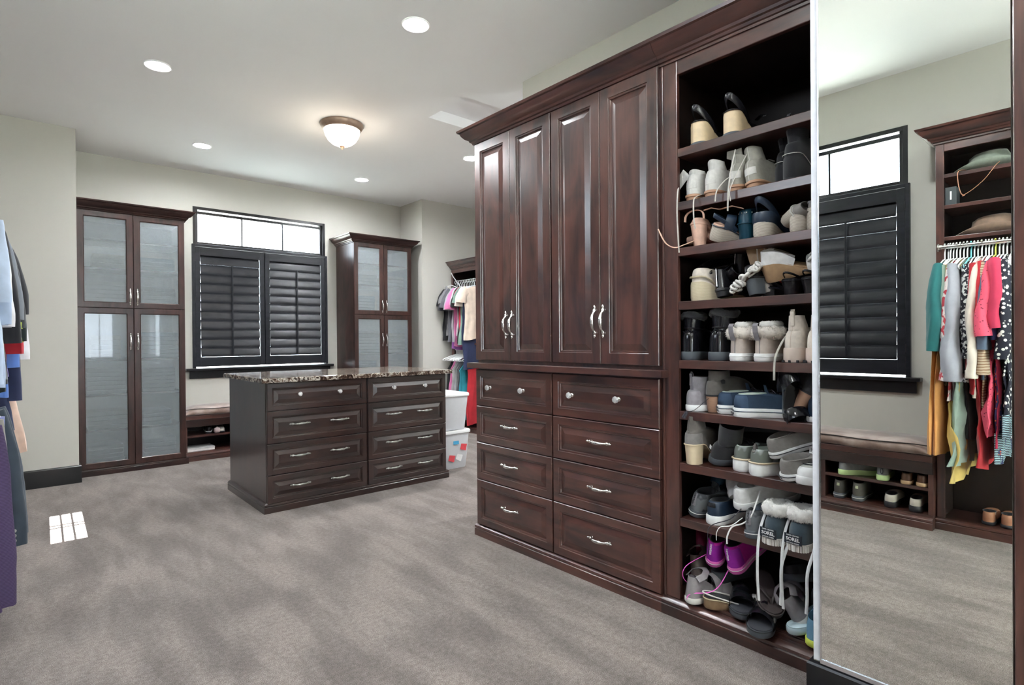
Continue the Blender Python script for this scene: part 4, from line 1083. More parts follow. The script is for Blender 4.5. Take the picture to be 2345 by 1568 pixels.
# ---- shelf 5: black fur boots, fleece collared sneakers, cream chelsea boots
for i, (y, H, rz_) in enumerate(((1.232, .165, 4), (1.120, .172, -16))):
    r = shoe('winter_boot', ('left', 'right')[i] + ' black leather winter boot with black fluffy cuff on the fifth shelf', 'shoe', sh(5, 2.05, y), R(rz_), group='black fleece-cuffed winter boots', L=.265, W=.098, th=.034, toe_th=.028, up=blk_p, sole=gry_r, lin=fleece_b, cx=.27, ca=.19, cb=.036, zcb=.085, zcf=.08,
             shaft=(H + .015, .27, .20, .042, .006), hs=1.15, fur=fleece_b, furr=.011, laces=blk_r, lace_n=4, puff=.04)
    q = MB(); q.tube([(p[0] + (p[0] - .07) * .03, p[1] * 1.05, p[2]) for p in r[1][10]], .0035, 6, closed=True); q.build('ankle_strap', blk_l, r[0])
    p = r[1][9][NA // 2]; q = MB()
    for sg in (-1, 1): q.tube([(p[0] - .004, 0, p[2]), (p[0] - .008, .012 * sg, p[2] - .008), (p[0] - .006, .02 * sg, p[2] - .002)], .0022, 5)
    q.build('heel_lacing', blk_l, r[0])
for i, (y, rz_) in enumerate(((1.021, -3), (.927, -6))):
    r = shoe('high_top_sneaker', ('left', 'right')[i] + ' greige high-top sneaker with folded warm fleece collar on the fifth shelf', 'shoe', sh(5, 2.043, y), R(rz_), group='fleece-collared greige sneakers', L=.262, W=.096, th=.030, toe_th=.026, up=beige_l, sole=wht_r, lin=fleece_g, cx=.27, ca=.19, cb=.034, zcb=.075, zcf=.09,
             shaft=(.125, .25, .17, .036), hs=1.15, seam=grey_s, laces=lace_t, lace_n=5, stripe=wht_r)
    furry([(p[0] - .004 * (p[0] < .06), p[1] * 1.10, p[2] - .018) for p in r[1][-1]], .020, fleece_g, r[0], 11 + i, 1500, 1.15)
    furry([(p[0] + .02, p[1] * .7, p[2] + .012) for p in r[1][-1]], .012, fleece_w, r[0], 21 + i, 700, 1.1).name = 'fleece_lining'
    q = MB(); q.tube([(-.0085, 0, .078), (-.0235, 0, .108), (-.026, 0, .132), (-.018, 0, .142)], .014, 4, .12, up=(1, 0, .2)); q.build('heel_tab', grey_s, r[0], bevel=.001)
    if i:
        hang_lace(r[0], [(2.13, .868, 1.17), (2.06, .862, 1.14), (2.012, .866, 1.09), (2.008, .870, 1.05), (2.010, .872, 1.00)], lace_t, .004)
for i, y in enumerate((.818, .742)):
    r = shoe('chelsea_boot', ('left', 'right')[i] + ' cream chelsea boot with thick lug sole at the right of the fifth shelf', 'shoe', sh(5, 2.045, y), R(-3), group='cream chelsea boots', L=.255, W=.092, th=.052, toe_th=.040, up=cream, sole=creamr, lin=cream, cx=.26, ca=.17, cb=.031, zcb=.06, zcf=.075,
             shaft=(.165, .22, .135, .024), hs=1.22, seam=creamr, tab=cream, px=1.0)
    q = MB()
    for k in range(9):
        j = (NA // 2 - 8 + k * 2) % NA; p = outline(.255, .092, .0025, 1.22)[j]; q.box(p[0] - .004, p[0] + .004, p[1] - .003, p[1] + .003, 0, .008)
    q.build('tread_notches', blk_r, r[0])

# ---- shelf 6
r = shoe('chukka_boot', 'grey suede ankle boot with white rubber sole at the far left of the sixth shelf', 'shoe', sh(6, 2.05, 1.228), R(-28), L=.255, W=.095, th=.026, up=grey_s, sole=wht_r, lin=grey_s, cx=.25, ca=.18, cb=.034, zcb=.06, zcf=.08, shaft=(.138, .25, .17, .036), hs=1.15, counter=suede('pale_grey_suede', (.27, .25, .28)), tab=grey_s, laces=lace_k, lace_n=4)
hang_lace(r[0], [(2.09, 1.15, .925), (2.045, 1.165, .895), (2.02, 1.19, .866), (2.012, 1.215, .856)], lace_k, .0016)
q = MB(); q.lathe([(.004, 0), (.007, -.006), (.008, -.03)], 8); o = q.build('tassel', lace_k, r[0], bevel=0); o.matrix_parent_inverse = r[0].matrix_world.inverted(); o.location = (2.010, 1.218, .858); o.rotation_euler = (.4, .3, 0)
r = shoe('ankle_boot', 'dark grey suede bootie with stacked wooden heel behind the white-soled boot, sixth shelf', 'shoe', sh(6, 2.065, 1.150), R(-25), L=.24, W=.086, th=.006, heel=.065, kind='block', block=(.24, .84), up=taup_s, sole=blk_r, lin=blk_s, heelmat=stackw, zcb=.055, zcf=.08, cb=.032, shaft=(.165, .25, .18, .034), hs=1.1)
for i, (x, y, rz_) in enumerate(((2.075, 1.108, -47), (2.035, 1.022, -52))):
    r = shoe('canvas_sneaker', ('rear', 'front')[i] + ' navy canvas sneaker with white striped platform sole on the sixth shelf', 'shoe', sh(6, x, y), R(rz_), group='navy canvas sneakers', L=.255, W=.094, th=.034, toe_th=.032, up=nvy_c, sole=wht_r, lin=surf('mint_lining', (.50, .58, .52), .8), cx=.27, ca=.20, cb=.034, zcb=.050, zcf=.055,
             hs=1.15, stripe=nvy_c, laces=lace_k, lace_n=6, counter=surf('navy_counter', (.035, .07, .13), .7), toecap=wht_r, tongue=nvy_c)
    lp = r[2]('heel_label', NA // 2 - 3, NA // 2 + 3, 0, 1, white_lbl)
    place('lettering', text_mesh('CONVERSE', .0095, grey_txt, False), r[0], (-.0040, 0, .025), HEEL_ROT)
    place('lettering', text_mesh('ALL \u2605 STAR', .0105, grey_txt, True), r[0], (-.0040, 0, .013), HEEL_ROT)
    q = MB()
    for k in range(4):
        for sg in (-1, 1):
            p = Vector(r[1][4 + k][(3 * sg) % NA]); q.lathe([(.0032, 0), (.0032, .0014), (.0016, .0014), (.0016, 0)], 8, tuple(p + Vector((0, 0, .001))))
    q.build('eyelets', M['silver'], r[0])
a = sandal('heeled_sandal', 'black heeled sandal tipped forward behind the navy canvas sneakers', 'shoe', sh(6, 2.16, .905), rot=(R(10), R(48), R(-130)), L=.235, W=.084, th=.012, heel=.07, kind='block', block=(.22, .8), sole=gry_r, foot=blk_p, straps=[(.30, .03, .05, 0, blk_p), (.76, .02, .045, 0, blk_p)]); a.location.z += .135
r = shoe('ankle_boot', 'black suede bootie tilted on a stacked wooden heel, right of the navy sneakers', 'shoe', sh(6, 2.135, .852), rot=(0, 0, 0), L=.25, W=.088, th=.006, heel=.07, kind='block', block=(.26, .74), up=blk_s, sole=blk_r, lin=blk_s, heelmat=stackw, zcb=.055, zcf=.07, cb=.034, shaft=(.165, .25, .19, .036), hs=1.1)
r[0].location = (2.075, .805, SHZ[5] + .030); r[0].rotation_euler = (R(24), R(-10), R(38))
r = shoe('flat_shoe', 'dark navy shoe with white sole cut off by the mirror on the sixth shelf', 'shoe', sh(6, 2.07, .757), R(-6), L=.25, W=.086, th=.02, up=nvy_l, sole=wht_r, lin=nvy_l, zcb=.06, zcf=.06, shaft=(.11, .25, .18, .034))
r = shoe('red_flat', 'dark red flat shoe in the shadow behind the navy sneakers on the sixth shelf', 'shoe', sh(6, 2.30, 1.10), R(100), L=.24, W=.084, th=.012, up=red_l, sole=blk_r, lin=red_l, zcb=.06, zcf=.05)

# ---- shelf 7
r = shoe('ankle_boot', 'taupe suede ankle boot on a beige block heel, far left of the seventh shelf', 'shoe', sh(7, 2.02, 1.207), R(-4), L=.235, W=.092, th=.005, heel=.078, kind='block', block=(.26, .84), up=taup_s, sole=tanb, lin=taup_s, heelmat=tanb, zcb=.05, zcf=.07, cb=.035, shaft=(.192, .24, .17, .026), hs=1.2, seam=taup_s)
r[2]('heel_counter', NA // 2 - 6, NA // 2 + 6, 0, 5, suede('light_taupe_suede', (.19, .18, .175)))
r = shoe('combat_boot', 'black boot with lug sole lying at the front left of the seventh shelf', 'shoe', sh(7, 2.07, 1.145), rot=(R(24), 0, R(-38)), group='black lug boots', L=.26, W=.096, th=.026, up=blk_s, sole=gry_r, lin=blk_s, cx=.27, ca=.18, cb=.035, zcb=.06, zcf=.07, shaft=(.17, .25, .18, .04), laces=lace_k); r[0].location.z += .016
q = MB(); q.box(-.001, .001, -.007, .007, -.007, .007); q.build('label', white_lbl, r[0], (-.004, 0, .07))
r = shoe('combat_boot', 'second black lug boot lying on its side with the sole to the front, seventh shelf', 'shoe', sh(7, 2.20, 1.085), rot=(R(160), R(0), R(-62)), group='black lug boots', L=.26, W=.096, th=.026, up=blk_s, sole=gry_r, lin=blk_s, cx=.27, ca=.18, cb=.035, zcb=.06, zcf=.07, shaft=(.13, .25, .18, .04)); r[0].location.z += .15
for i, (x, y, rz_) in enumerate(((2.055, 1.022, -14), (2.035, .952, -24))):
    r = shoe('slip_on_sneaker', ('left', 'right')[i] + ' pale camouflage slip-on sneaker with thick white platform on the seventh shelf', 'shoe', sh(7, x, y), R(rz_), group='pale camouflage slip-ons', L=.25, W=.096, th=.045, toe_th=.036, up=camo_l, sole=wht_r, lin=surf('mint_lining', (.50, .58, .52), .8), cx=.27, ca=.21, cb=.035, zcb=.050, zcf=.052, hs=1.15, tab=taup_s if i else None)
    q = MB(); q.tube([(x_, y_, .048 - .009 * sstep(.2, .8, u)) for x_, y_, u in outline(.25, .096, .0015, 1.15)], .0035, 6, closed=True); q.build('foxing', tanb, r[0])
r = shoe('canvas_sneaker', 'upper grey canvas sneaker resting on its partner at the right of the seventh shelf', 'shoe', sh(7, 2.06, .893), rot=(R(4), R(-20), R(-50)), group='grey canvas sneakers', L=.25, W=.09, th=.024, up=grey_c, sole=wht_r, lin=grey_c, zcb=.048, zcf=.05, stripe=blk_r, hs=1.1, laces=lace_w, toecap=wht_r); r[0].location.z += .068
r = shoe('canvas_sneaker', 'lower grey canvas sneaker with white laces, tilted under its partner on the seventh shelf', 'shoe', sh(7, 2.025, .842), rot=(R(8), R(-12), R(-48)), group='grey canvas sneakers', L=.25, W=.09, th=.024, up=grey_c, sole=wht_r, lin=grey_c, zcb=.048, zcf=.05, stripe=blk_r, hs=1.1, laces=lace_w, toecap=wht_r); r[0].location.z += .006
place('lettering', text_mesh('CONVERSE', .010, grey_txt, False), r[0], (-.0035, 0, .013), HEEL_ROT)
r = shoe('canvas_sneaker', 'pale grey sneaker with ribbed white toe at the right end of the seventh shelf', 'shoe', sh(7, 2.255, .745), R(176), L=.25, W=.09, th=.028, up=suede('pale_stone_canvas', (.48, .49, .46)), sole=wht_r, lin=grey_c, zcb=.05, zcf=.055, laces=lace_k, toecap=wht_r)

# ---- shelf 8
def runner(lb, loc, rot, up, g=None, sole=gry_r, txt='newton', tcol=white_lbl, cnt=None, zc=.07, lace=lace_k):
    r = shoe('running_shoe', lb, 'shoe', loc, rot=rot, group=g, L=.265, W=.094, th=.028, toe_th=.020, up=up, sole=sole, lin=blk_s, cx=.26, ca=.19, cb=.034, zcb=zc, zcf=.075, hs=1.15, laces=lace, stripe=silv, counter=cnt, tongue=up)
    if txt:
        n = r[2]('heel_strip', NA // 2 - 1, NA // 2 + 1, 1, 8, cnt or grey_s, .003)
        e = Matrix(((0, 0, -1), (0, 1, 0), (1, 0, 0))).to_euler()
        e = (Matrix(((0, 0, -1), (-1, 0, 0), (0, 1, 0))) @ Matrix.Rotation(-PI / 2, 3, 'Z')).to_euler()
        p1, p2 = Vector(r[1][2][NA // 2]), Vector(r[1][7][NA // 2]); an = math.atan2(p2.x - p1.x, p2.z - p1.z)
        e = (Matrix.Rotation(an, 3, 'Y') @ Matrix(((0, 0, -1), (-1, 0, 0), (0, 1, 0))) @ Matrix.Rotation(-PI / 2, 3, 'Z')).to_euler(); pm = (p1 + p2) / 2
        place('lettering', text_mesh(txt, .0155, tcol, True), r[0], (pm.x - .0058, 0, pm.z), e)
    return r
runner('dark camouflage running shoe tilted at the far left of the eighth shelf', sh(8, 2.075, 1.228), (R(12), 0, R(-14)), camo, 'dark camouflage running shoes', tcol=blk_r)[0].location.z += .006
r = runner('navy and teal running shoe wedged upside down at the top left of the eighth shelf', sh(8, 2.26, 1.175), (R(205), R(12), R(20)), bluek, sole=rub('teal_gel_rubber', (.02, .20, .28), .3), txt='', lace=lace_w); r[0].location.z += .20
r[2]('side_panel', 6, 14, 0, 5, nvy_l)
r = shoe('slip_on_sneaker', 'charcoal slip-on sneaker with thick white sole standing at left of the eighth shelf', 'shoe', sh(8, 2.045, 1.128), R(-12), group='charcoal slip-ons', L=.25, W=.096, th=.036, up=nvy_l, sole=wht_r, lin=blk_s, zcb=.055, zcf=.055, hs=1.2)
r[2]('heel_label', NA // 2 - 2, NA // 2 + 2, 3, 6, blk_l)
r = shoe('slip_on_sneaker', 'charcoal slip-on sneaker tilted behind the dark camouflage shoe on the eighth shelf', 'shoe', sh(8, 2.085, .975), rot=(R(-26), R(0), R(-42)), group='charcoal slip-ons', L=.25, W=.096, th=.036, up=nvy_l, sole=wht_r, lin=blk_s, zcb=.055, zcf=.055, hs=1.2); r[0].location.z += .028
for i, (x, y, dz, rot) in enumerate(((2.13, 1.09, .095, (R(-38), R(-18), R(-62))), (2.075, 1.040, .078, (R(10), R(-10), R(-40))))):
    r = shoe('leather_sneaker', ('rear white leather sneaker fallen across the heap on the eighth shelf', 'front white leather sneaker with loose laces on top of the eighth shelf heap')[i], 'shoe', sh(8, x, y), rot=rot, group='white leather sneakers', L=.26, W=.096, th=.028, up=wht_l, sole=wht_r, lin=wht_l, cx=.27, ca=.20, cb=.035, zcb=.058, zcf=.065, hs=1.15, laces=lace_w, counter=wht_l, tongue=wht_l); r[0].location.z += dz
hang_lace(r[0], [(2.10, .965, .575), (2.045, .955, .54), (2.02, .965, .49), (2.03, 1.00, .455), (2.018, 1.035, .437), (2.008, 1.05, .40), (2.010, 1.052, .37)], lace_w)
r1 = runner('dark camouflage running shoe leaning over the front edge of the eighth shelf', sh(8, 2.008, .952), (R(-6), R(4), R(-10)), camo, 'dark camouflage running shoes', tcol=blk_r)
r1[0].location.z += .0
hang_lace(r1[0], [(2.06, 1.02, .50), (2.03, 1.05, .46), (2.008, 1.10, .435), (2.004, 1.125, .41), (2.005, 1.128, .36), (2.006, 1.126, .31)], lace_k)
hang_lace(r1[0], [(2.05, 1.01, .47), (2.02, 1.04, .44), (2.006, 1.075, .43), (2.003, 1.09, .405), (2.004, 1.092, .375)], lace_w)
for i, y in enumerate((.872, .787)):
    r = shoe('winter_boot', ('left', 'right')[i] + ' slate blue boot with white fleece cuff, front of the eighth shelf', 'shoe', sh(8, 1.995, y), R(-5), group='slate blue fleece-cuffed boots', L=.262, W=.098, th=.026, toe_th=.022, up=suede('slate_blue_suede', (.045, .07, .092)), sole=surf('ribbed_cream_sole', (.66, .62, .58), .6), lin=fleece_w,
             cx=.27, ca=.18, cb=.034, zcb=.072, zcf=.075, shaft=(.118, .26, .17, .036), hs=1.18, laces=lace_w)
    furry([(p[0], p[1] * 1.08, p[2] + .004) for p in r[1][-1]], .0165, fleece_w, r[0], 31 + i, 1500, 1.35)
    o = outline(.262, .098, .0035, 1.18); q = MB()
    for k in range(13):
        a_ = PI + (k - 6) * .11
        for j in (0,):
            u = .5 + .5 * math.cos(a_); sg = 1 if math.sin(a_) > 0 else -1
            q.box(u * .262 - .0055, u * .262 + .003, sg * prof(u, 1.18) * .049 - .0018, sg * prof(u, 1.18) * .049 + .0018, .002, .024)
    q.build('sole_ribs', surf('rib_white', (.75, .72, .69), .6), r[0])
    q = MB(); q.box(-.0085, -.0050, -.030, .030, .028, .062); q.build('heel_label', dark_lbl, r[0], bevel=.001)
    place('lettering', text_mesh('SOREL', .0165, white_lbl, True), r[0], (-.0090, 0, .0445), HEEL_ROT)
    place('lettering', text_mesh('HAND CRAFTED', .0058, white_lbl, False), r[0], (-.0090, 0, .0575), HEEL_ROT)
    place('lettering', text_mesh('NATURAL RUBBER', .0052, white_lbl, False), r[0], (-.0090, 0, .0320), HEEL_ROT)
    stripe_l = canvas('boot_lace', (.66, .67, .69))
    ends = ([(2.06, y + .05, .52), (2.015, y + .052, .47), (1.985, y + .050, .40), (1.980, y + .050, .30), (1.982, y + .046, .21)],
            [(2.05, y - .045, .50), (2.010, y - .048, .44), (1.978, y - .036, .36), (1.978, y - .034, .27), (1.980, y - .030, .22)])
    for e in ends: hang_lace(r[0], e, stripe_l, .0052)
s = sandal('slipper', 'brown leather slipper lying below the slate blue boots on the bottom shelf', 'shoe', (2.15, .80, .31), rot=(R(170), R(-6), R(0)), L=.24, W=.09, th=.016, sole=tan_l, foot=brn_l, straps=[(.7, .04, .04, 0, brn_l)])
s.location = (2.30, .79, .24); s.rotation_euler = (0, R(-4), R(10))

# ---- bottom shelf
ZB = .083; bt = lambda x, y, dz=0: (x, y + .015, ZB + dz)
r = shoe('ankle_boot', 'dark crimson ankle boot in the back left corner of the bottom shelf', 'shoe', bt(2.36, 1.27), rot=(0, 0, R(150)), L=.25, W=.09, th=.012, up=suede('crimson_suede', (.20, .004, .05)), sole=blk_r, zcb=.07, zcf=.08, shaft=(.26, .25, .18, .04))
for i, (x, y, rx) in enumerate(((2.11, 1.160, 10), (2.105, 1.062, -4))):
    r = runner(('left', 'right')[i] + ' magenta running shoe with pink sole, propped on the bottom shelf heap', bt(x, y, .135), (R(rx), R(-20), R(2 - 6 * i)), magenta, 'magenta running shoes', sole=pinkr, tcol=white_lbl, cnt=surf('violet_counter', (.36, .02, .42), .5), zc=.085, lace=magl)
    for k in (-7, -5, -3, 3, 5, 7):
        q = MB(); q.tube([Vector(r[1][i2][(NA // 2 + k + (1 if k > 0 else -1) * (i2 // 3)) % NA]) * 1.0 + Vector((-.0008, .0012 * (1 if k < 0 else -1) * -1, .0005)) for i2 in range(1, 9)], .0014, 5); q.build('side_stripe', magl, r[0])
hang_lace(r[0], [(2.13, 1.10, .24), (2.08, 1.12, .17), (2.05, 1.15, .14), (2.02, 1.21, .125), (2.012, 1.225, .10), (2.03, 1.205, .092)], magl, .0025)
hang_lace(r[0], [(2.12, 1.20, .26), (2.04, 1.245, .22), (2.03, 1.25, .17), (2.06, 1.20, .13), (2.08, 1.16, .13)], magl, .0022)
def strappy(lb, loc, rot, mt, g=None):
    s = sandal('sport_sandal', lb, 'shoe', loc, rot=rot, group=g, L=.25, W=.09, th=.024, toe_th=.02, sole=surf('chalk_sole', (.60, .59, .56), .6), foot=silv, hs=1.15, straps=[(.74, .024, .05, .03, mt), (.52, .017, .075, -.04, mt)], quarter=(.082, mt, 8))
    q = MB(); q.tube([(.030, .030, .100), (.060, .036, .112), (.085, .02, .122), (.092, 0, .125), (.085, -.02, .122), (.060, -.036, .112), (.030, -.030, .100)], .013, 6, .2, up=[(0, .6, .8), (0, .6, .8), (0, .3, 1), (0, 0, 1), (0, -.3, 1), (0, -.6, .8), (0, -.6, .8)]); q.build('ankle_strap', mt, s, smooth=60)
    return s
strappy('pewter sport sandal with white sole at the front left of the bottom shelf', bt(2.012, 1.212), (0, 0, R(-18)), pewt, 'pewter sport sandals')
strappy('pewter sport sandal with pale lining lying right of the black slides, bottom shelf', bt(2.09, .790, .012), (R(-34), R(-6), R(28)), pewt, 'pewter sport sandals').location.z += .022
strappy('taupe strap sandal deep in the left corner of the bottom shelf', bt(2.16, 1.255, .03), (R(-10), R(0), R(10)), leath('taupe_metallic', (.22, .17, .16), .35))
a = sandal('wedge_sandal', 'grey gold wedge sandal with open back at the front of the bottom shelf', 'shoe', bt(2.035, 1.150), R(-46), L=.25, W=.09, th=.008, toe_th=.014, heel=.034, kind='wedge', sole=leath('bronze_wedge', (.20, .13, .075), .22), foot=leath('charcoal_footbed', (.045, .046, .05), .5), welt=leath('gold_welt', (.50, .42, .28), .3), straps=[(.80, .014, .035, 0, silv)], back=(.5, .012, .003, silv))
b = sandal('slide', 'slate thick-soled slide under the left magenta running shoe', 'shoe', bt(2.14, 1.165, .060), R(-12), L=.26, W=.10, th=.042, sole=gry_r, foot=gry_r, straps=[(.66, .035, .05, 0, gry_r)])
for i, (x, y, rz_) in enumerate(((2.265, 1.105, 206), (2.20, .955, 193))):
    s = sandal('slide', ('rear', 'front')[i] + ' black two-strap slide with contoured grey sole on the bottom shelf', 'shoe', bt(x, y), R(rz_), group='black strap slides', L=.25, W=.098, th=.030, toe_th=.026, sole=gry_r, foot=rub('charcoal_footbed_rubber', (.05, .052, .062), .4), hs=1.1, straps=[(.72, .026, .048, .03, blk_l), (.50, .026, .062, -.02, blk_l)], welt=blk_r)
    q = MB(); q.box(-.010, .010, -.003, .003, -.009, .009); q.build('buckle', M['pewter'], s, (.18, .046, .052), bevel=.001)
for i, (x, y, dz, rot) in enumerate(((2.235, 1.01, .115, (R(-4), R(15), R(214))), (2.155, .752, .070, (R(0), R(16), R(185))))):
    s = sandal('flip_flop', ('dark brown flip-flop on top of the black slides on the bottom shelf', 'dark brown flip-flop cut off by the mirror on the bottom shelf')[i], 'shoe', bt(x, y, dz), rot=rot, group='dark brown flip-flops', L=.25, W=.094, th=.020, sole=rub('dark_brown_rubber', (.045, .033, .032), .5), foot=rub('brown_footbed', (.055, .042, .042), .6), thong=rub('brown_thong', (.05, .038, .038), .5), welt=rub('dark_brown_rim', (.07, .055, .052), .5))
s.location = (2.29, .765, ZB + .055)
r = shoe('clog', 'black foam clog lying in the back right of the bottom shelf', 'shoe', bt(2.26, .93, .105), rot=(R(-14), R(-6), R(-50)), L=.26, W=.10, th=.03, up=blk_r, sole=gry_r, lin=blk_r, zcb=.03, zcf=.05, cx=.28, ca=.24, cb=.04)
r = shoe('flat_shoe', 'dusty blue-grey flat shoe half hidden at the right back of the bottom shelf', 'shoe', bt(2.30, .85, .02), rot=(0, 0, R(-60)), L=.25, W=.09, th=.014, up=suede('dusty_blue_suede', (.16, .19, .22)), sole=blk_r, zcb=.06, zcf=.06)
s = sandal('slide', 'pale blue foam slide at the right front of the bottom shelf', 'shoe', bt(2.045, .828, .014), rot=(0, R(-6), R(-28)), L=.24, W=.09, th=.024, sole=ltblue, foot=ltblue, straps=[(.68, .035, .045, 0, ltblue)])
r = shoe('running_shoe', 'dusty blue shoe with lime yellow sole beside the mirror at the bottom shelf', 'shoe', bt(2.035, .742), R(4), L=.26, W=.092, th=.024, up=bluek, sole=yel, lin=bluek, zcb=.062, zcf=.07, hs=1.15, laces=lace_w)

# ---------------------------------------------------------------- open hanging cabinets
def hang_cabinet(label, loc, rz, w, depth, ztop, shelves, rods, rod_y, cr=(True, True), wm='wood_v', floor=True):
    t = thing('hanging_cabinet', label, 'cabinet', loc, rz)
    q = MB(); q.box(0, .022, .02, depth, 0, ztop); q.box(w - .022, w, .02, depth, 0, ztop); q.box(.022, w - .022, depth - .01, depth, 0, ztop); q.box(.022, w - .022, .02, depth - .01, ztop - .02, ztop)
    q.build('carcass', M['wood_in'], t)
    for a in (0, w - .04):
        q = MB(); q.box(a, a + .04, 0, .0195, .07, ztop); q.build('stile', M[wm], t, bevel=.002)
    q = MB(); q.box(.041, w - .041, 0, .0195, ztop - .055, ztop); q.build('top_rail', M['wood_h'], t, bevel=.002)
    for z in shelves:
        q = MB(); q.box(.023, w - .023, .005, depth - .011, z - .022, z); q.build('shelf', M['wood_h'], t, bevel=.001)
    if floor:
        q = MB(); q.box(.0, w, .004, depth, 0, .062); q.build('bottom_board', M['wood_h'], t)
    for z in rods:
        q = MB(); q.tube([(.023, rod_y, z), (w - .023, rod_y, z)], .0125, 12); q.build('rod', M['chrome'], t, smooth=60)
        for x in (.024, w - .024):
            q = MB(); s = 1 if x < .1 else -1; q.lathe([(.024, 0), (.024, .006 * s), (.015, .008 * s), (.015, .02 * s)], 14, (x, rod_y, z), 'x'); q.build('rod_socket', M['chrome'], t)
            if rod_y < 0:
                q = MB(); q.box(min(x, x + .004 * s), max(x, x + .004 * s), rod_y - .02, .02, z - .018, z + .018); q.build('rod_bracket', M['chrome'], t)
    pts = ([(0, depth)] if cr[0] else []) + [(0, 0), (w, 0)] + ([(w, depth)] if cr[1] else [])
    crown(t, pts, ztop - .008, M['wood_h']); basem(t, pts, M['wood_h'])
    q = MB(); q.box(.0, w, 0.001, depth, ztop + .001, ztop + .01); q.build('top_board', M['wood_h'], t)
    return t

def hanger(loc, rz, group, label, mt, w=.205, tilt=0):
    key = ('hanger', mt.name, w)
    if key not in _cache:
        q = MB(); r = .0036
        hk = [(0, 0, -.002), (0, 0, .05)] + [(.021 * math.cos(a), 0, .071 + .021 * math.sin(a)) for a in [PI * 1.25 - PI * 1.2 * i / 8 - .0 for i in range(9)]]
        q.tube([(0, 0, -.004), (0, 0, .03), (-.004, 0, .045)] + [(-.001 - .0195 * math.sin(a), 0, .070 - .0195 * math.cos(a)) for a in [.6 + 3.4 * i / 9 for i in range(10)]], r, 6)
        q.tube([(0, 0, 0), (.06, 0, -.012), (w, 0, -.062), (w + .004, 0, -.075), (w - .01, 0, -.080), (0, 0, -.078), (-w + .01, 0, -.080), (-w - .004, 0, -.075), (-w, 0, -.062), (-.06, 0, -.012)], r * 1.15, 6, closed=True)
        _cache[key] = q.mesh('hanger', 60); _cache[key].materials.append(mt)
    o = bpy.data.objects.new('hanger', _cache[key]); COL.objects.link(o)
    o.location = loc; o.rotation_euler = (0, tilt, rz)
    tag(o, label, 'hanger', group); return o

def wrinkle(q, amp, seed):
    o = Vector((seed * 3.7, seed * 1.3, 0)); out = []
    for v in q.v:
        p = Vector((v[0] * 26, v[1] * 26, v[2] * 7)) + o; g = min(1, max(.15, (-v[2] - .05) / .3))
        n1 = noise.noise(p); n2 = noise.noise(p * 2.3 + Vector((9, 2, 5)))
        out.append((v[0] + amp * g * n2 * .4, v[1] + amp * g * (n1 * 2.2 + n2), v[2]))
    q.v = out

def garment(name, label, cat, loc, rz, mt, L=.70, sh_=.195, hem=.22, thick=.022, sleeve=None, smt=None, neck=.055, ripple=.008, group=None, seed=0, cuff=None, cmt=None, band=None, waist=None, drop=.0, strap=False):
    """garment on a hanger: local x along the shoulders, z down from the hanger neck"""
    rnd = random.Random(seed * 13 + 5)
    t = thing(name, label, cat, loc, rz, group)
    n = 40; loops = []; ph = [rnd.uniform(0, 6.3) for _ in range(4)]
    if strap: lv = [(-.07, sh_ * .55, .9), (-.12, sh_ * .7, .9), (-.18, sh_, 1)]
    else: lv = [(-.003, neck, .7), (-.014, neck + .03, .9), (-.040, sh_ * .72, 1), (-.066, sh_, 1), (-.10, sh_ + .004, 1), (-.16, sh_ * .96, 1)]
    m_ = 18; z0 = lv[-1][0]
    for i in range(1, m_ + 1):
        u = i / m_; ww = sh_ * .96 + (hem - sh_ * .96) * u ** 1.3
        if waist: ww *= 1 - waist * math.exp(-((u - .28) / .13) ** 2)
        lv.append((z0 - (L + z0) * u, ww, 1 + .5 * u))
    for z, w_, tk in lv:
        g = min(1, max(0, (-z - .08) / .35)); l = []
        for k in range(n):
            a = 2 * PI * k / n; ca, sa = math.cos(a), math.sin(a)
            x = w_ * math.copysign(abs(ca) ** .8, ca); y = thick * tk * math.copysign(abs(sa) ** .8, sa)
            y += ripple * g * math.sin(x * 34 + ph[0] + z * 3) + ripple * .6 * g * math.sin(x * 71 + ph[1] - z * 5)
            x += ripple * .9 * g * math.sin(z * 11 + ph[2])
            zz = z - .012 * g * math.sin(x * 20 + ph[3]) * (z <= -L + .02)
            l.append((x, y, zz))
        loops.append(l)
    q = MB(); q.loft(loops, True, True, True); wrinkle(q, ripple * 1.0, seed); q.build('body', mt, t, smooth=75)
    if strap:
        for s in (-1, 1):
            q = MB(); q.tube([(s * sh_ * .35, 0, -.03), (s * sh_ * .5, .0, -.10), (s * sh_ * .6, 0, -.16)], .013, 6, .3, up=(0, 1, 0)); q.build('shoulder_strap', mt, t)
    if sleeve:
        sl, dx, r0, r1 = sleeve
        for s in (-1, 1):
            pts = []; rr = []
            for i in range(17):
                u = i / 16
                pts.append((s * (sh_ - .035 + dx * math.sin(u * PI / 2) ** .8), .004 * math.sin(u * 9 + ph[1]) * s, -.058 - drop - sl * u ** 1.05)); rr.append((r0 + (r1 - r0) * u) * (1 + .03 * math.sin(u * 13 + ph[2])))
            q = MB(); q.tube(pts, rr, 22, .5, up=(0, 1, 0)); wrinkle(q, .0065, seed + 3 * s); q.build('sleeve', smt or mt, t, smooth=70)
            if cuff:
                p = pts[-1]; q = MB(); q.tube([(p[0], p[1], p[2] + cuff), (p[0], p[1], p[2] - .004)], [r1 * .82, r1 * .80], 14, .6, up=(0, 1, 0)); q.build('cuff', cmt or mt, t, smooth=70)
    if band:
        b0, bm = band; z = -L; q = MB(); l1 = loops[-1]; l0 = loops[-2]
        q.loft([[(p[0] * 1.015, p[1] * 1.06, p[2] + b0) for p in l1], [(p[0] * 1.018, p[1] * 1.07, p[2] - .002) for p in l1]]); q.build('hem_band', bm, t, smooth=70)
    return t

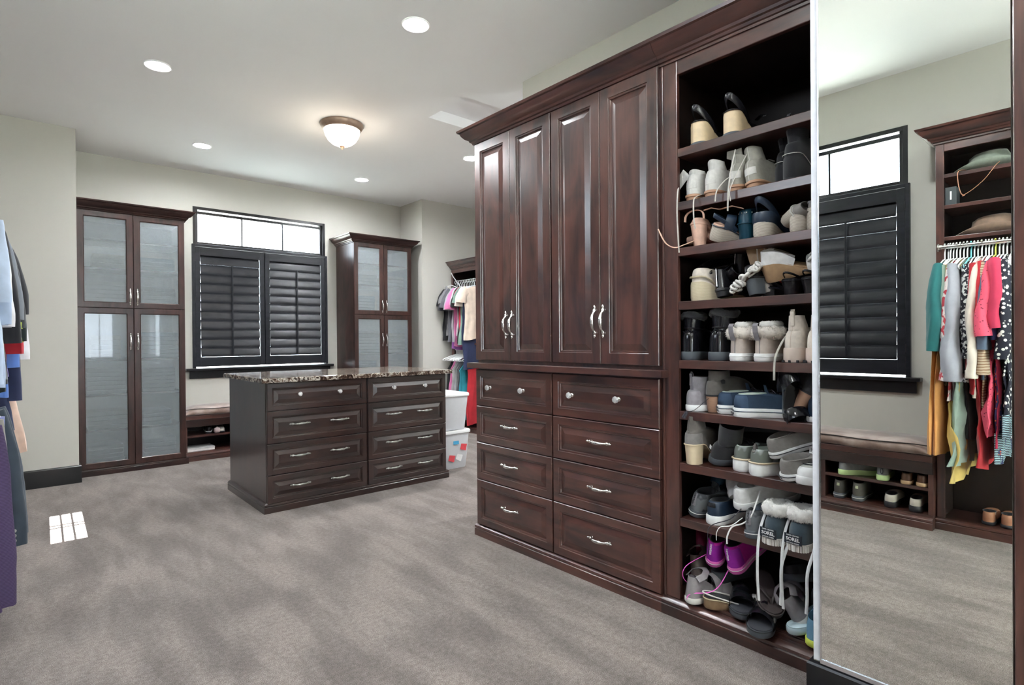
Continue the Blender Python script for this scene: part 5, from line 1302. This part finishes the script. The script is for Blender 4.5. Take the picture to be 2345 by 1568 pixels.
def trousers(label, loc, rz, mt, L=.72, group=None, w=.17, top=-.07, y2=.02):
    t = thing('trousers', label, 'trousers', loc, rz, group)
    for s in (-1, 1):
        q = MB(); loops = []
        for i in range(12):
            u = i / 11; ww = w * (.62 + .45 * u); l = []
            for k in range(20):
                a = 2 * PI * k / 20
                l.append((ww * math.cos(a) + .01 * math.sin(u * 8 + s), s * .012 + .013 * (1 + .6 * u) * math.sin(a) + .006 * math.sin(ww * math.cos(a) * 50 + u * 2), top - L * u))
            loops.append(l)
        q.loft(loops, True, True, True); q.build('trouser_leg', mt, t, smooth=70)
    q = MB(); q.tube([(w * .62 * math.cos(a), .026 * math.sin(a), top + .004) for a in [2 * PI * i / 16 for i in range(16)]], .016, 6, closed=True); q.build('waistband', mt, t, smooth=60)
    return t

white_h = surf('white_hanger_plastic', (.82, .83, .83), .3); black_h = surf('black_hanger_plastic', (.02, .02, .022), .35); aqua_h = surf('aqua_hanger_plastic', (.20, .62, .68), .35); lime_h = surf('lime_hanger_plastic', (.62, .70, .12), .35)
C = lambda n, c: cloth(n, c)
teal = C('teal', (.010, .135, .135)); olive = C('olive', (.27, .26, .13)); sage = C('sage', (.28, .38, .32)); heather = C('heather_grey', (.36, .37, .42)); blackc = C('black', (.012, .012, .016)); redc = C('red', (.50, .018, .03)); crim = C('crimson', (.55, .03, .09))
coral = C('coral', (.80, .10, .17)); creamc = C('cream', (.74, .66, .57)); tanc = C('tan', (.55, .40, .22)); mustard = C('mustard', (.58, .43, .13)); camel = C('camel_corduroy', (.60, .28, .08)); denim = C('denim', (.10, .14, .21)); navyc = C('navy', (.018, .026, .075)); slate = C('slate', (.10, .13, .15))
leaf = pattern('white_leaf_print', (.015, .016, .03), (.80, .79, .74), 44, .34); floral = pattern('red_white_floral', (.75, .66, .64), (.50, .05, .07), 30, .50, 'NOISE'); multi = pattern('navy_orange_print', (.03, .035, .12), (.70, .15, .05), 60, .26); zig = pattern('black_white_print', (.70, .70, .68), (.02, .02, .03), 60, .50, 'NOISE'); plaid = pattern('tan_plaid', (.58, .46, .33), (.30, .17, .10), 22, .30, 'WAVE'); fair = pattern('blue_band_print', (.03, .035, .05), (.45, .65, .72), 34, .30, 'WAVE')
eyelet = pattern('coral_eyelet', (.80, .10, .17), (.25, .02, .05), 60, .20)

# cabinet seen in the mirror: hats above, clothes below (left wall, behind the camera's left shoulder)
HB = -.435
hang_cabinet('dark open cabinet with hats over hanging clothes, seen in the mirror', (HB, -.62, 0), PI / 2, 1.449, -.435 - XL - .004, 2.305, (2.115, 1.930, 1.742), (1.672,), -.072, (True, True))
RX = HB + .072
mirror_rail = [
 # y, builder args
 (.772, 'dress', 'teal dress with flared sleeve, leftmost on the rail in the mirror', teal, dict(L=.97, sh_=.19, hem=.23, sleeve=(.46, .085, .070, .088), ripple=.012)),
 (.757, 'blouse', 'yellow tan blouse behind the teal dress in the mirror', tanc, dict(L=.60, sleeve=(.30, .05, .05, .06))),
 (.745, 'blouse', 'pale sage blouse between the teal dress and olive shirt in the mirror', sage, dict(L=.62, sleeve=(.40, .055, .05, .06))),
 (.732, 'shirt', 'olive button shirt with long cuffs, left of the grey sweater in the mirror', olive, dict(L=.72, sleeve=(.55, .065, .055, .05), cuff=.05)),
 (.716, 'dress', 'red and white floral dress hanging low under the teal sleeve in the mirror', floral, dict(L=.78, hem=.25, sleeve=(.62, .10, .05, .060))),
 (.700, 'sweater', 'heather grey sweater with big balloon sleeves on the rail in the mirror', heather, dict(L=.80, sleeve=(.62, .085, .062, .088), cuff=.03, ripple=.006)),
 (.684, 'dress', 'mustard dress whose hem shows below the sage skirt in the mirror', mustard, dict(L=1.22, hem=.30, sh_=.17, ripple=.014)),
 (.668, 'dress', 'sage green denim dress hanging below the grey sweater in the mirror', sage, dict(L=1.13, hem=.30, sh_=.17, ripple=.012)),
 (.652, 'blouse', 'black and white print blouse right of the grey sweater in the mirror', zig, dict(L=.70, sleeve=(.50, .05, .05, .05))),
 (.638, 'jacket', 'slim black long coat hanging in the middle of the rail in the mirror', blackc, dict(L=1.0, hem=.20, sleeve=(.58, .03, .05, .05))),
 (.622, 'sweater', 'deep red sweater left of the cream cardigan in the mirror', redc, dict(L=.74, sleeve=(.60, .06, .06, .055))),
 (.604, 'cardigan', 'cream cardigan with long straight sleeve on the rail in the mirror', creamc, dict(L=.78, sleeve=(.60, .10, .045, .055), cuff=.04)),
 (.588, 'dress', 'dark red long dress right of the cream cardigan in the mirror', redc, dict(L=1.15, hem=.24, sleeve=(.26, .05, .05, .06))),
 (.574, 'shirt', 'tan plaid shirt with rolled cuff beside the red dress in the mirror', plaid, dict(L=.82, sleeve=(.58, .08, .05, .06), cuff=.06)),
 (.560, 'shirt', 'slate blue denim shirt between plaid and coral clothes in the mirror', denim, dict(L=.66, sleeve=(.45, .08, .05, .065))),
 (.546, 'dress', 'coral eyelet dress with tied sleeve and ruffled hem in the mirror', eyelet, dict(L=.98, hem=.24, sleeve=(.38, .095, .04, .075), ripple=.012)),
 (.530, 'dress', 'crimson dress with elbow sleeve beside the coral one in the mirror', crim, dict(L=1.02, hem=.22, sleeve=(.34, .07, .07, .08))),
 (.514, 'dress', 'navy dress with orange print and patterned border in the mirror', multi, dict(L=1.10, hem=.22, sleeve=(.40, .07, .05, .05), band=(.16, fair))),
 (.498, 'dress', 'black dress with white leaf print at the right of the rail in the mirror', leaf, dict(L=.98, hem=.24, sleeve=(.50, .08, .055, .06), band=(.12, fair))),
 (.480, 'blouse', 'black leaf print blouse last on the rail in the mirror', leaf, dict(L=.80, sleeve=(.50, .06, .055, .06))),
]
hl = lambda lb, c='white': '%s plastic hanger holding the %s' % (c, ' '.join(lb.split()[:6]).rstrip(','))
for i, (y, nm, lb, mt, kw) in enumerate(mirror_rail):
    x = RX + random.uniform(-.008, .008)
    hm = aqua_h if i == 8 else (lime_h if i == 15 else white_h)
    hanger((x, y, 1.672 - .0715), random.uniform(-.05, .05), 'plastic hangers on the rail in the mirror', hl(lb, 'aqua' if i == 8 else 'lime green' if i == 15 else 'white'), hm)
    garment(nm, lb, nm, (x, y, 1.672 - .083), random.uniform(-.05, .05), mt, seed=i, thick=.010, **dict(dict(ripple=.006), **kw))
for k, y in enumerate((.467, .458, .449)):
    hanger((RX, y, 1.672 - .0715), .03 * k, 'plastic hangers on the rail in the mirror', ('first', 'second', 'third')[k] + ' empty white hanger past the last blouse on the mirrored rail', white_h)
trousers('camel corduroy trousers hanging lowest left of the rail in the mirror', (RX + .13, .768, 1.20), .06, camel, .70, w=.155, top=0)

def hat(label, loc, rz, mt, band_mt, cord=None, R0=.105):
    t = thing('hat', label, 'hat', loc, rz)
    q = MB(); n = 40; loops = []
    prof_ = [(.0, .110, 0), (.03, .108, 0), (.058, .112, 0), (.074, .106, 0), (.083, .085, 0), (.090, .04, 0), (.094, .006, 0), (.12, .004, .25), (.145, .006, .6), (.168, .010, 1), (.170, .007, 1), (.145, .002, .6), (.12, .0, .25), (.092, .0, 0)]
    for r, z, b in prof_:
        l = []
        for k in range(n):
            a = 2 * PI * k / n; ca, sa = math.cos(a), math.sin(a)
            rx, ry = r * 1.14, r * .93
            zz = z + b * .045 * (abs(sa) ** 2.2) - b * .012 * abs(ca) ** 3
            if r < .08 and z > .05: zz -= .022 * math.exp(-(ry * sa / .022) ** 2) + .006 * ca
            l.append((rx * ca, ry * sa * (1 - b * .10 * abs(sa)), zz))
        loops.append(l)
    q.loft(loops, True); q.build('felt_body', mt, t, smooth=80)
    q = MB(); q.tube([(.097 * 1.10 * math.cos(a), .097 * .90 * math.sin(a), .018) for a in [2 * PI * i / 32 for i in range(32)]], .007, 6, .45, up=(0, 0, 1), closed=True)
    q.build('hat_band', band_mt, t, smooth=60)
    return t
gfelt = suede('green_felt', (.20, .23, .19)); bfelt = suede('brown_felt', (.26, .17, .12)); cordm = leath('tan_cord', (.50, .24, .15), .5)
h = hat('sage green felt hat with hanging tan chin cord, top shelf seen in the mirror', (-.585, .60, 2.1165), PI / 2 - .3, gfelt, leath('yellow_band', (.45, .38, .10), .5), True)
hang_lace(h, [(-.50, .68, 2.125), (-.432, .718, 2.118), (-.428, .722, 2.06), (-.425, .708, 1.985), (-.425, .690, 1.970), (-.425, .700, 1.968), (-.425, .655, 1.995), (-.427, .600, 2.045), (-.430, .555, 2.110), (-.46, .54, 2.135)], cordm, .0032)
hat('brown felt hat with braided band on the lower hat shelf seen in the mirror', (-.585, .585, 1.7435), PI / 2 - .25, bfelt, leath('braided_band', (.14, .075, .045), .6))
t = thing('box', 'small dark box with white lettering under the green hat in the mirror', 'box', (-.455, .760, 1.9315), PI / 2)
q = MB(); q.box(-.027, .027, 0, .09, 0, .105); q.build('carton', surf('charcoal_card', (.05, .06, .065), .6), t, bevel=.001)
q = MB(); q.box(-.004, .004, -.0012, -.0002, .030, .080); q.build('printed_label', white_lbl, t)

# shoes in the bench seen in the mirror (heels towards the room)
BX = -.372
def bshoe(lb, y, z, rz=180, up=gry_r, sole=gry_r, group=None, name='running_shoe', x=BX, **kw):
    return shoe(name, lb, 'shoe', (x, y, z), R(rz), group=group, L=.26, W=.095, up=up, sole=sole, **dict(dict(lin=blk_s, hs=1.15, zcb=.065, zcf=.07), **kw))
gkn = canvas('grey_knit', (.26, .27, .28)); hik = leath('olive_brown_hiker', (.07, .065, .055), .6)
bshoe('grey running shoe with lime sole turned sideways, top bench shelf in the mirror', 1.345, .2465, 228, gkn, lime, 'grey and lime running shoes', th=.034, laces=lace_k, stripe=None)
r = bshoe('grey running shoe with lime sole and black heel loop, second on the top bench shelf', 1.098, .2465, 172, gkn, lime, 'grey and lime running shoes', th=.034, laces=lace_k)
q = MB(); q.tube([(-.006 - .0, .006 * math.cos(a), .062 + .018 * math.sin(a)) for a in [2 * PI * i / 10 for i in range(10)]], .0022, 5, closed=True); q.build('heel_loop', blk_r, r[0])
for i, y in enumerate((.975, .895)):
    bshoe(('left', 'right')[i] + ' brown leather slip-on with tan sole on the top bench shelf in the mirror', y, .2465, 180, leath('chestnut_leather', (.12, .055, .03), .4), tan_l, 'brown slip-ons', 'slip_on_shoe', W=.086 if 0 else .086, th=.022) if 0 else shoe('slip_on_shoe', ('left', 'right')[i] + ' brown leather slip-on with tan sole on the top bench shelf in the mirror', 'shoe', (BX, y, .2465), PI, group='brown slip-ons', L=.26, W=.084, up=leath('chestnut_leather', (.12, .055, .03), .4), sole=tan_l, lin=blk_s, hs=1.15, zcb=.045, zcf=.05, th=.022)
for i, y in enumerate((1.350, 1.240)):
    r = bshoe(('left', 'right')[i] + ' dark hiking shoe with pale heel patch, bottom of the bench in the mirror', y, .086, 176, hik, gry_r, 'dark hiking shoes', 'hiking_shoe', th=.034, zcb=.08, zcf=.085, laces=lace_k, stripe=silv)
    r[2]('heel_patch', NA // 2 - 1, NA // 2 + 1, 3, 5, surf('pale_green_patch', (.42, .44, .30), .6), .004)
for i, y in enumerate((1.060, .928)):
    bshoe(('left', 'right')[i] + ' cream trimmed slipper with thick dark sole on the bench bottom in the mirror', y, .086, 178, surf('oat_rubber', (.50, .46, .40), .7), blk_r, 'cream trimmed slippers', 'slipper', th=.036, zcb=.040, zcf=.045, lin=blk_s)
for i, y in enumerate((.601, .518)):
    shoe('clog', ('left', 'right')[i] + ' copper brown leather clog at the bottom of the hat cabinet in the mirror', 'shoe', (-.475, y, .0635), PI, group='copper brown clogs', L=.25, W=.080, up=leath('copper_leather', (.36, .17, .10), .25), sole=blk_r, lin=blk_s, hs=1.3, zcb=.055, zcf=.05, th=.018)

# ---------------------------------------------------------------- hanging cabinet at the far right, behind the wardrobe
FX = 4.224
hang_cabinet('dark open cabinet of double-hung clothes behind the wardrobe edge', (FX, 5.972, 0), -PI / 2, 1.30, .60, 2.075, (1.115,), (1.905, 1.045), .10, (False, True), 'wood_h')
fx = FX + .045
def rgb(k): 
    return C('tee_%d' % k, [(.05, .05, .06), (.22, .22, .23), (.42, .42, .44), (.012, .012, .015), (.60, .05, .08), (.62, .60, .60), (.75, .62, .50), (.80, .70, .62), (.13, .13, .15), (.30, .10, .38), (.76, .22, .46), (.22, .34, .28)][k])
far_top = [(5.925, 3, 'black tee shirt at the wall end of the far right rail', .66), (5.890, 0, 'charcoal short-sleeved tee on the far right rail, next to the wall', .62), (5.850, 1, 'dark grey short-sleeved tee on the far right rail', .60), (5.812, 8, 'graphite tee hanging third on the far right rail', .70),
           (5.775, 9, 'purple tee mostly hidden on the far right rail', .78), (5.740, 2, 'pale grey tee in the middle of the far right rail', .70), (5.705, 10, 'dusty pink tee on the far right rail', .74), (5.672, 5, 'light grey tee with short sleeve beside the red one', .62), (5.640, 3, 'black tee squeezed beside the red tee on the far right rail', .70), (5.606, 4, 'bright red tee on the far right rail', .60),
           (5.570, 11, 'grey green tee right of the red tee on the far rail', .72), (5.535, 7, 'peach blouse on the far right rail near the wardrobe', .64), (5.500, 6, 'cream sleeve blouse on the far right rail, closest to the wardrobe edge', .66)]
for i, (y, k, lb, L_) in enumerate(far_top):
    hanger((fx, y, 1.905 - .0715), random.uniform(-.05, .05), 'white hangers on the far right upper rail', hl(lb), white_h)
    garment('tee_shirt', lb, 'shirt', (fx, y, 1.905 - .083), random.uniform(-.07, .07), rgb(k), L=L_, sleeve=(random.uniform(.15, .25), random.uniform(.06, .11), .058, random.uniform(.062, .082)), thick=.012, seed=40 + i, ripple=.009, sh_=random.uniform(.17, .20), hem=random.uniform(.18, .22))
low = [(5.93, 3, 'black tank top at the wall end of the lower far right rail'), (5.88, 10, 'pink top on the lower far right rail'), (5.835, 5, 'white tank top on the lower far right rail'), (5.79, 2, 'light grey top on the lower far right rail'), (5.745, 1, 'mid grey top on the lower far right rail'), (5.70, 8, 'dark top beside the grey one, lower far right rail'), (5.655, 3, 'black top near the middle of the lower far right rail')]
for i, (y, k, lb) in enumerate(low):
    for d in (0, .015, .030): hanger((fx, y - d, 1.045 - .0715), random.uniform(-.12, .12), 'white hangers on the far right lower rail', (hl(lb) if d == 0 else ('nearer' if d > .02 else 'middle') + ' empty white hanger in front of the ' + ' '.join(lb.split()[:5])), white_h)
    garment('tank_top', lb, 'top', (fx, y - .008, 1.045 - .083), random.uniform(-.06, .06), rgb(k), L=.66 + .03 * (i % 3), thick=.012, sh_=.15, hem=.18, seed=60 + i, strap=True)
garment('dress', 'teal dress on the lower far right rail beside the navy ones', 'dress', (fx, 5.61, 1.045 - .083), .03, C('bright_teal', (.02, .26, .33)), L=.80, seed=71, strap=True, thick=.015)
garment('dress', 'long navy dress hanging beside the wardrobe edge on the far right rail', 'dress', (fx - .02, 5.515, 1.905 - .083), -.04, navyc, L=1.02, hem=.17, seed=72, thick=.015, strap=True)
garment('dress', 'coral red dress low beside the wardrobe edge at far right', 'dress', (fx, 5.525, 1.045 - .083), .03, redc, L=.85, sh_=.13, hem=.15, seed=73, strap=True, thick=.018)
for y, lb in ((5.61, 'teal dress on the lower far right rail'), (5.525, 'coral red dress low beside the wardrobe')): hanger((fx, y, 1.045 - .0715), .02, 'white hangers on the far right lower rail', hl(lb, 'white').replace('on the', 'on'), white_h)
hanger((fx - .02, 5.515, 1.905 - .0715), -.04, 'white hangers on the far right upper rail', 'white plastic hanger on the upper rail, far right cabinet', white_h)
t = thing('clip_hanger', 'white clip hanger sticking out beside the top of the far right cabinet', 'hanger', (FX - .05, 5.90, 1.93))
q = MB(); q.tube([(0, 0, .09), (.02, -.005, .05), (.08, -.02, -.03), (.13, -.03, -.09)], .006, 8); q.tube([(-.10, .0, -.10), (.0, -.01, -.07), (.10, -.02, -.10)], .005, 8); q.build('hanger_bar', white_h, t, smooth=60)
for dx in (-.08, .02):
    q = MB(); q.box(dx - .012, dx + .012, -.016, .0, -.14, -.09); q.build('clip', surf('clear_clip', (.7, .72, .74), .2, trans=.5), t, bevel=.002)
t = thing('small_box', 'small pale box standing on top of the far right cabinet', 'box', (FX + .05, 5.45, 2.172))
q = MB(); q.box(-.03, .03, -.03, .03, 0, .075); q.build('carton', surf('pale_pink_card', (.72, .62, .58), .5), t, bevel=.003)
q = MB(); q.box(-.031, .031, -.031, .031, .060, .076); q.build('lid', surf('white_card', (.8, .78, .76), .5), t, bevel=.002)

# ---------------------------------------------------------------- storage bins behind the island
def bin_(label, loc, h, w, d, group):
    t = thing('storage_bin', label, 'storage bin', loc, group=group)
    def rr(w_, d_, z, n=5, r=.03):
        l = []
        for cx_, cy_, a0 in ((w_ / 2 - r, d_ / 2 - r, 0), (-w_ / 2 + r, d_ / 2 - r, 90), (-w_ / 2 + r, -d_ / 2 + r, 180), (w_ / 2 - r, -d_ / 2 + r, 270)):
            for k in range(n): a = R(a0 + 90 * k / (n - 1)); l.append((cx_ + r * math.cos(a), cy_ + r * math.sin(a), z))
        return l
    q = MB(); q.loft([rr(w * .84, d * .84, .0), rr(w * .86, d * .86, .012), rr(w * .97, d * .97, h - .03), rr(w * .97, d * .97, h - .012), rr(w * .955, d * .955, h - .012), rr(w * .84, d * .84, .014), rr(w * .82, d * .82, .006)], True, True, True)
    q.build('tub', M['binpl'], t, smooth=50)
    q = MB(); q.loft([rr(w * 1.0, d * 1.0, h - .03), rr(w * 1.02, d * 1.02, h - .026), rr(w * 1.02, d * 1.02, h - .008), rr(w * .99, d * .99, h), rr(w * .90, d * .90, h), rr(w * .88, d * .88, h - .007)], True, False, True)
    q.build('lid', M['whitepl'], t, smooth=40)
    return t
B1 = (2.905, 4.29)
t1 = bin_('lower white-lidded clear storage bin with stickers, on the carpet behind the island', (B1[0], B1[1], .001), .345, .36, .44, 'clear storage bins')
t2 = bin_('upper clear storage bin with folded white cloths and white lid, behind the island', (B1[0] - .01, B1[1], .3475), .330, .36, .44, 'clear storage bins')
for nm, col, u, z0, ang in (('red', (.70, .07, .09), -.02, .10, .35), ('red', (.70, .07, .09), .105, .19, .3), ('blue', (.08, .42, .70), .02, .235, 0), ('white', (.8, .8, .8), .06, .10, .5)):
    q = MB(); q.box(-.032, .032, -.0015, 0, -.03, .03) if nm != 'blue' else q.box(-.03, .03, -.0015, 0, -.015, .015)
    q.build('sticker', surf('sticker_' + nm, col, .4), t1, (u, -.1865 - .028 * z0 / .34 - .004, z0), (R(-5.0), ang, 0))
tt = thing('folded_linen', 'white cloths folded inside the upper storage bin behind the island', 'linen', (B1[0] - .01, B1[1], .362))
for k in range(4):
    q = MB(); q.box(-.13 + .01 * (k % 2), .13 - .015 * (k % 3), -.16, .16, .001 + k * .055, .052 + k * .055); q.build('folded_cloth', cloth('linen_white', (.8, .8, .78)), tt, bevel=.012)
tt = thing('folded_linen', 'pale cloths folded inside the lower storage bin behind the island', 'linen', (B1[0], B1[1], .016))
for k in range(3):
    q = MB(); q.box(-.12, .12, -.15, .15, .001 + k * .08, .076 + k * .08); q.build('folded_cloth', cloth('linen_pale_blue', (.45, .56, .70)) if k == 1 else cloth('linen_white', (.8, .8, .78)), tt, bevel=.012)

# ---------------------------------------------------------------- things in the bench under the shuttered window
r = shoe('slip_on_shoe', 'black shoe with pale trim on the shelf of the bench by the frosted cabinet', 'shoe', (1.40, 6.135, .2465), R(78), L=.25, W=.09, th=.018, up=blk_l, sole=blk_r, lin=blk_s, zcb=.05, zcf=.05, welt=wht_r)
q = MB(); q.tube([(x, y, .024) for x, y, u in outline(.25, .083, .003)], .0028, 6, closed=True); q.build('trim', wht_r, r[0])
shoe('flat_shoe', 'grey toed flat shoe at the island end of the bench shelf under the window', 'shoe', (1.545, 6.36, .2465), R(262), L=.24, W=.085, th=.012, up=suede('stone_suede', (.45, .42, .38)), sole=blk_r, lin=blk_s, zcb=.045, zcf=.04)
t = thing('shallow_box', 'shallow white box lying at the bottom of the bench under the window', 'box', (1.335, 6.24, .0855))
q = MB(); q.box(-.12, .12, -.10, .10, 0, .028); q.build('tray', surf('white_card', (.8, .78, .76), .5), t, bevel=.002)
q = MB(); q.box(-.122, .122, -.102, .102, .020, .034); q.build('lid', surf('grey_card', (.55, .55, .55), .5), t, bevel=.002)
t = thing('knitted_ball', 'small round pale thing beside the shoes on the bench shelf under the window', 'ornament', (1.475, 6.128, .2465))
q = MB(); q.lathe([(.0, 0), (.02, .002), (.03, .02), (.031, .035), (.022, .052), (.0, .058)], 16); q.build('body', surf('dusty_rose', (.45, .36, .36), .8), t, smooth=80)
q = MB(); q.tube([(-.004, 0, .056), (0, 0, .064), (.004, 0, .056)], .002, 5); q.build('loop', lace_t, t)

# ---------------------------------------------------------------- clothes at the left border of the photo (left wall, past the window)
hang_cabinet('dark open cabinet of hanging shirts and jackets along the left wall', (HB, 2.74, 0), PI / 2, 2.27, -.435 - XL - .004, 2.30, (2.1,), (1.855, .985), -.165, (True, True))
lx = HB + .165
left_up = [(3.50, 'shirt', 'pale blue short-sleeved shirt at the left border, nearest the camera', C('pale_blue', (.50, .60, .75)), dict(L=.80, sleeve=(.37, .022, .060, .066))),
 (3.58, 'shirt', 'pale blue button shirt whose cuff shows below the short sleeve at left', C('sky_stripe', (.42, .52, .68)), dict(L=.82, sleeve=(.47, .025, .055, .060), cuff=.06)),
 (3.66, 'shirt', 'white shirt peeking under the pale blue sleeve at the left border', C('white_cotton', (.74, .74, .76)), dict(L=.80, sleeve=(.48, .035, .055, .062), cuff=.05)),
 (3.74, 'jacket', 'black jacket hanging below the white cuff at the left border', blackc, dict(L=.76, sleeve=(.56, .055, .06, .066))),
 (3.84, 'jacket', 'slate grey zip jacket with lime trim at the left border', C('slate_jacket', (.16, .18, .21)), dict(L=.80, sleeve=(.44, .065, .06, .068))),
 (3.94, 'jacket', 'charcoal fleece jacket behind the slate grey one at the left border', C('charcoal_fleece', (.05, .055, .06)), dict(L=.82, sleeve=(.48, .080, .06, .058), cuff=.03, cmt=C('lime_trim', (.50, .60, .12)))),
 (4.04, 'jersey', 'dark green black jersey with lime cuff at the left border', C('dark_green', (.02, .03, .03)), dict(L=.88, sleeve=(.55, .085, .06, .058), cuff=.02, cmt=C('lime_trim', (.50, .60, .12)))),
 (4.14, 'jersey', 'black and purple jersey sticking out furthest at the left border', C('violet', (.18, .12, .42)), dict(L=.80, sleeve=(.40, .105, .06, .05), smt=blackc)),
 (4.24, 'jersey', 'red jersey hem between the blue and white ones at the left border', redc, dict(L=.84, sleeve=(.62, .075, .05, .055))),
 (4.34, 'jersey', 'bright blue jersey hanging at the left border', C('bright_blue', (.10, .22, .60)), dict(L=.92, sleeve=(.70, .055, .05, .06))),
 (4.44, 'jersey', 'navy long garment reaching lower than its neighbours at the left border', navyc, dict(L=1.12, hem=.24, sleeve=(.90, .075, .05, .045))),
 (4.56, 'jersey', 'white tee with red hem furthest along the left rail', C('white_cotton', (.74, .74, .76)), dict(L=.90, sleeve=(.66, .105, .05, .055))),
 (4.66, 'dress', 'long blush dress at the far end of the left rail', C('blush', (.72, .52, .42)), dict(L=1.30, hem=.30, sh_=.19, sleeve=(.3, .04, .05, .06)))]
for i, (y, nm, lb, mt, kw) in enumerate(left_up):
    hanger((lx, y, 1.855 - .0715), random.uniform(-.05, .05), 'white hangers on the left upper rail', hl(lb), white_h)
    garment(nm, lb, {'shirt': 'shirt', 'dress': 'dress'}.get(nm, 'jacket'), (lx, y, 1.855 - .083), random.uniform(-.04, .04), mt, seed=90 + i, thick=.028, **dict(dict(ripple=.008), **kw))
left_lo = [(2.78, 'dark purple plaid blazer hanging lowest at the left border', pattern('purple_plaid', (.050, .030, .085), (.09, .06, .14), 60, .4, 'WAVE'), .66), (3.02, 'khaki grey jacket behind the purple blazer at the left border', C('khaki_grey', (.30, .29, .26)), .62), (3.18, 'light blue shirt tail under the purple blazer at the left border', C('periwinkle', (.22, .25, .50)), .60),
           (3.36, 'dark slate blazer with cuff buttons at the left border', C('slate_blazer', (.035, .050, .070)), .60), (3.48, 'second slate blazer behind the buttoned one at the left border', C('blue_blazer', (.045, .060, .085)), .58)]
for i, (y, lb, mt, sl) in enumerate(left_lo):
    hanger((lx, y, .985 - .0715), 0, 'white hangers on the left lower rail', hl(lb), white_h)
    g = garment('blazer', lb, 'jacket', (lx, y, .985 - .083), random.uniform(-.03, .03), mt, L=.72, hem=.215, sh_=.20, sleeve=(sl, (.038, .022, .0, .072, .076)[i], .058, .054), thick=.035, seed=120 + i)
    if i == 3:
        for k in range(3):
            q = MB(); q.lathe([(0, 0), (.008, .001), (.008, .004), (0, .005)], 10, (.200 - .035 + .072 + .01, -.036, -.058 - sl + .03 + k * .022), 'y'); q.build('cuff_button', M['pewter'], g)
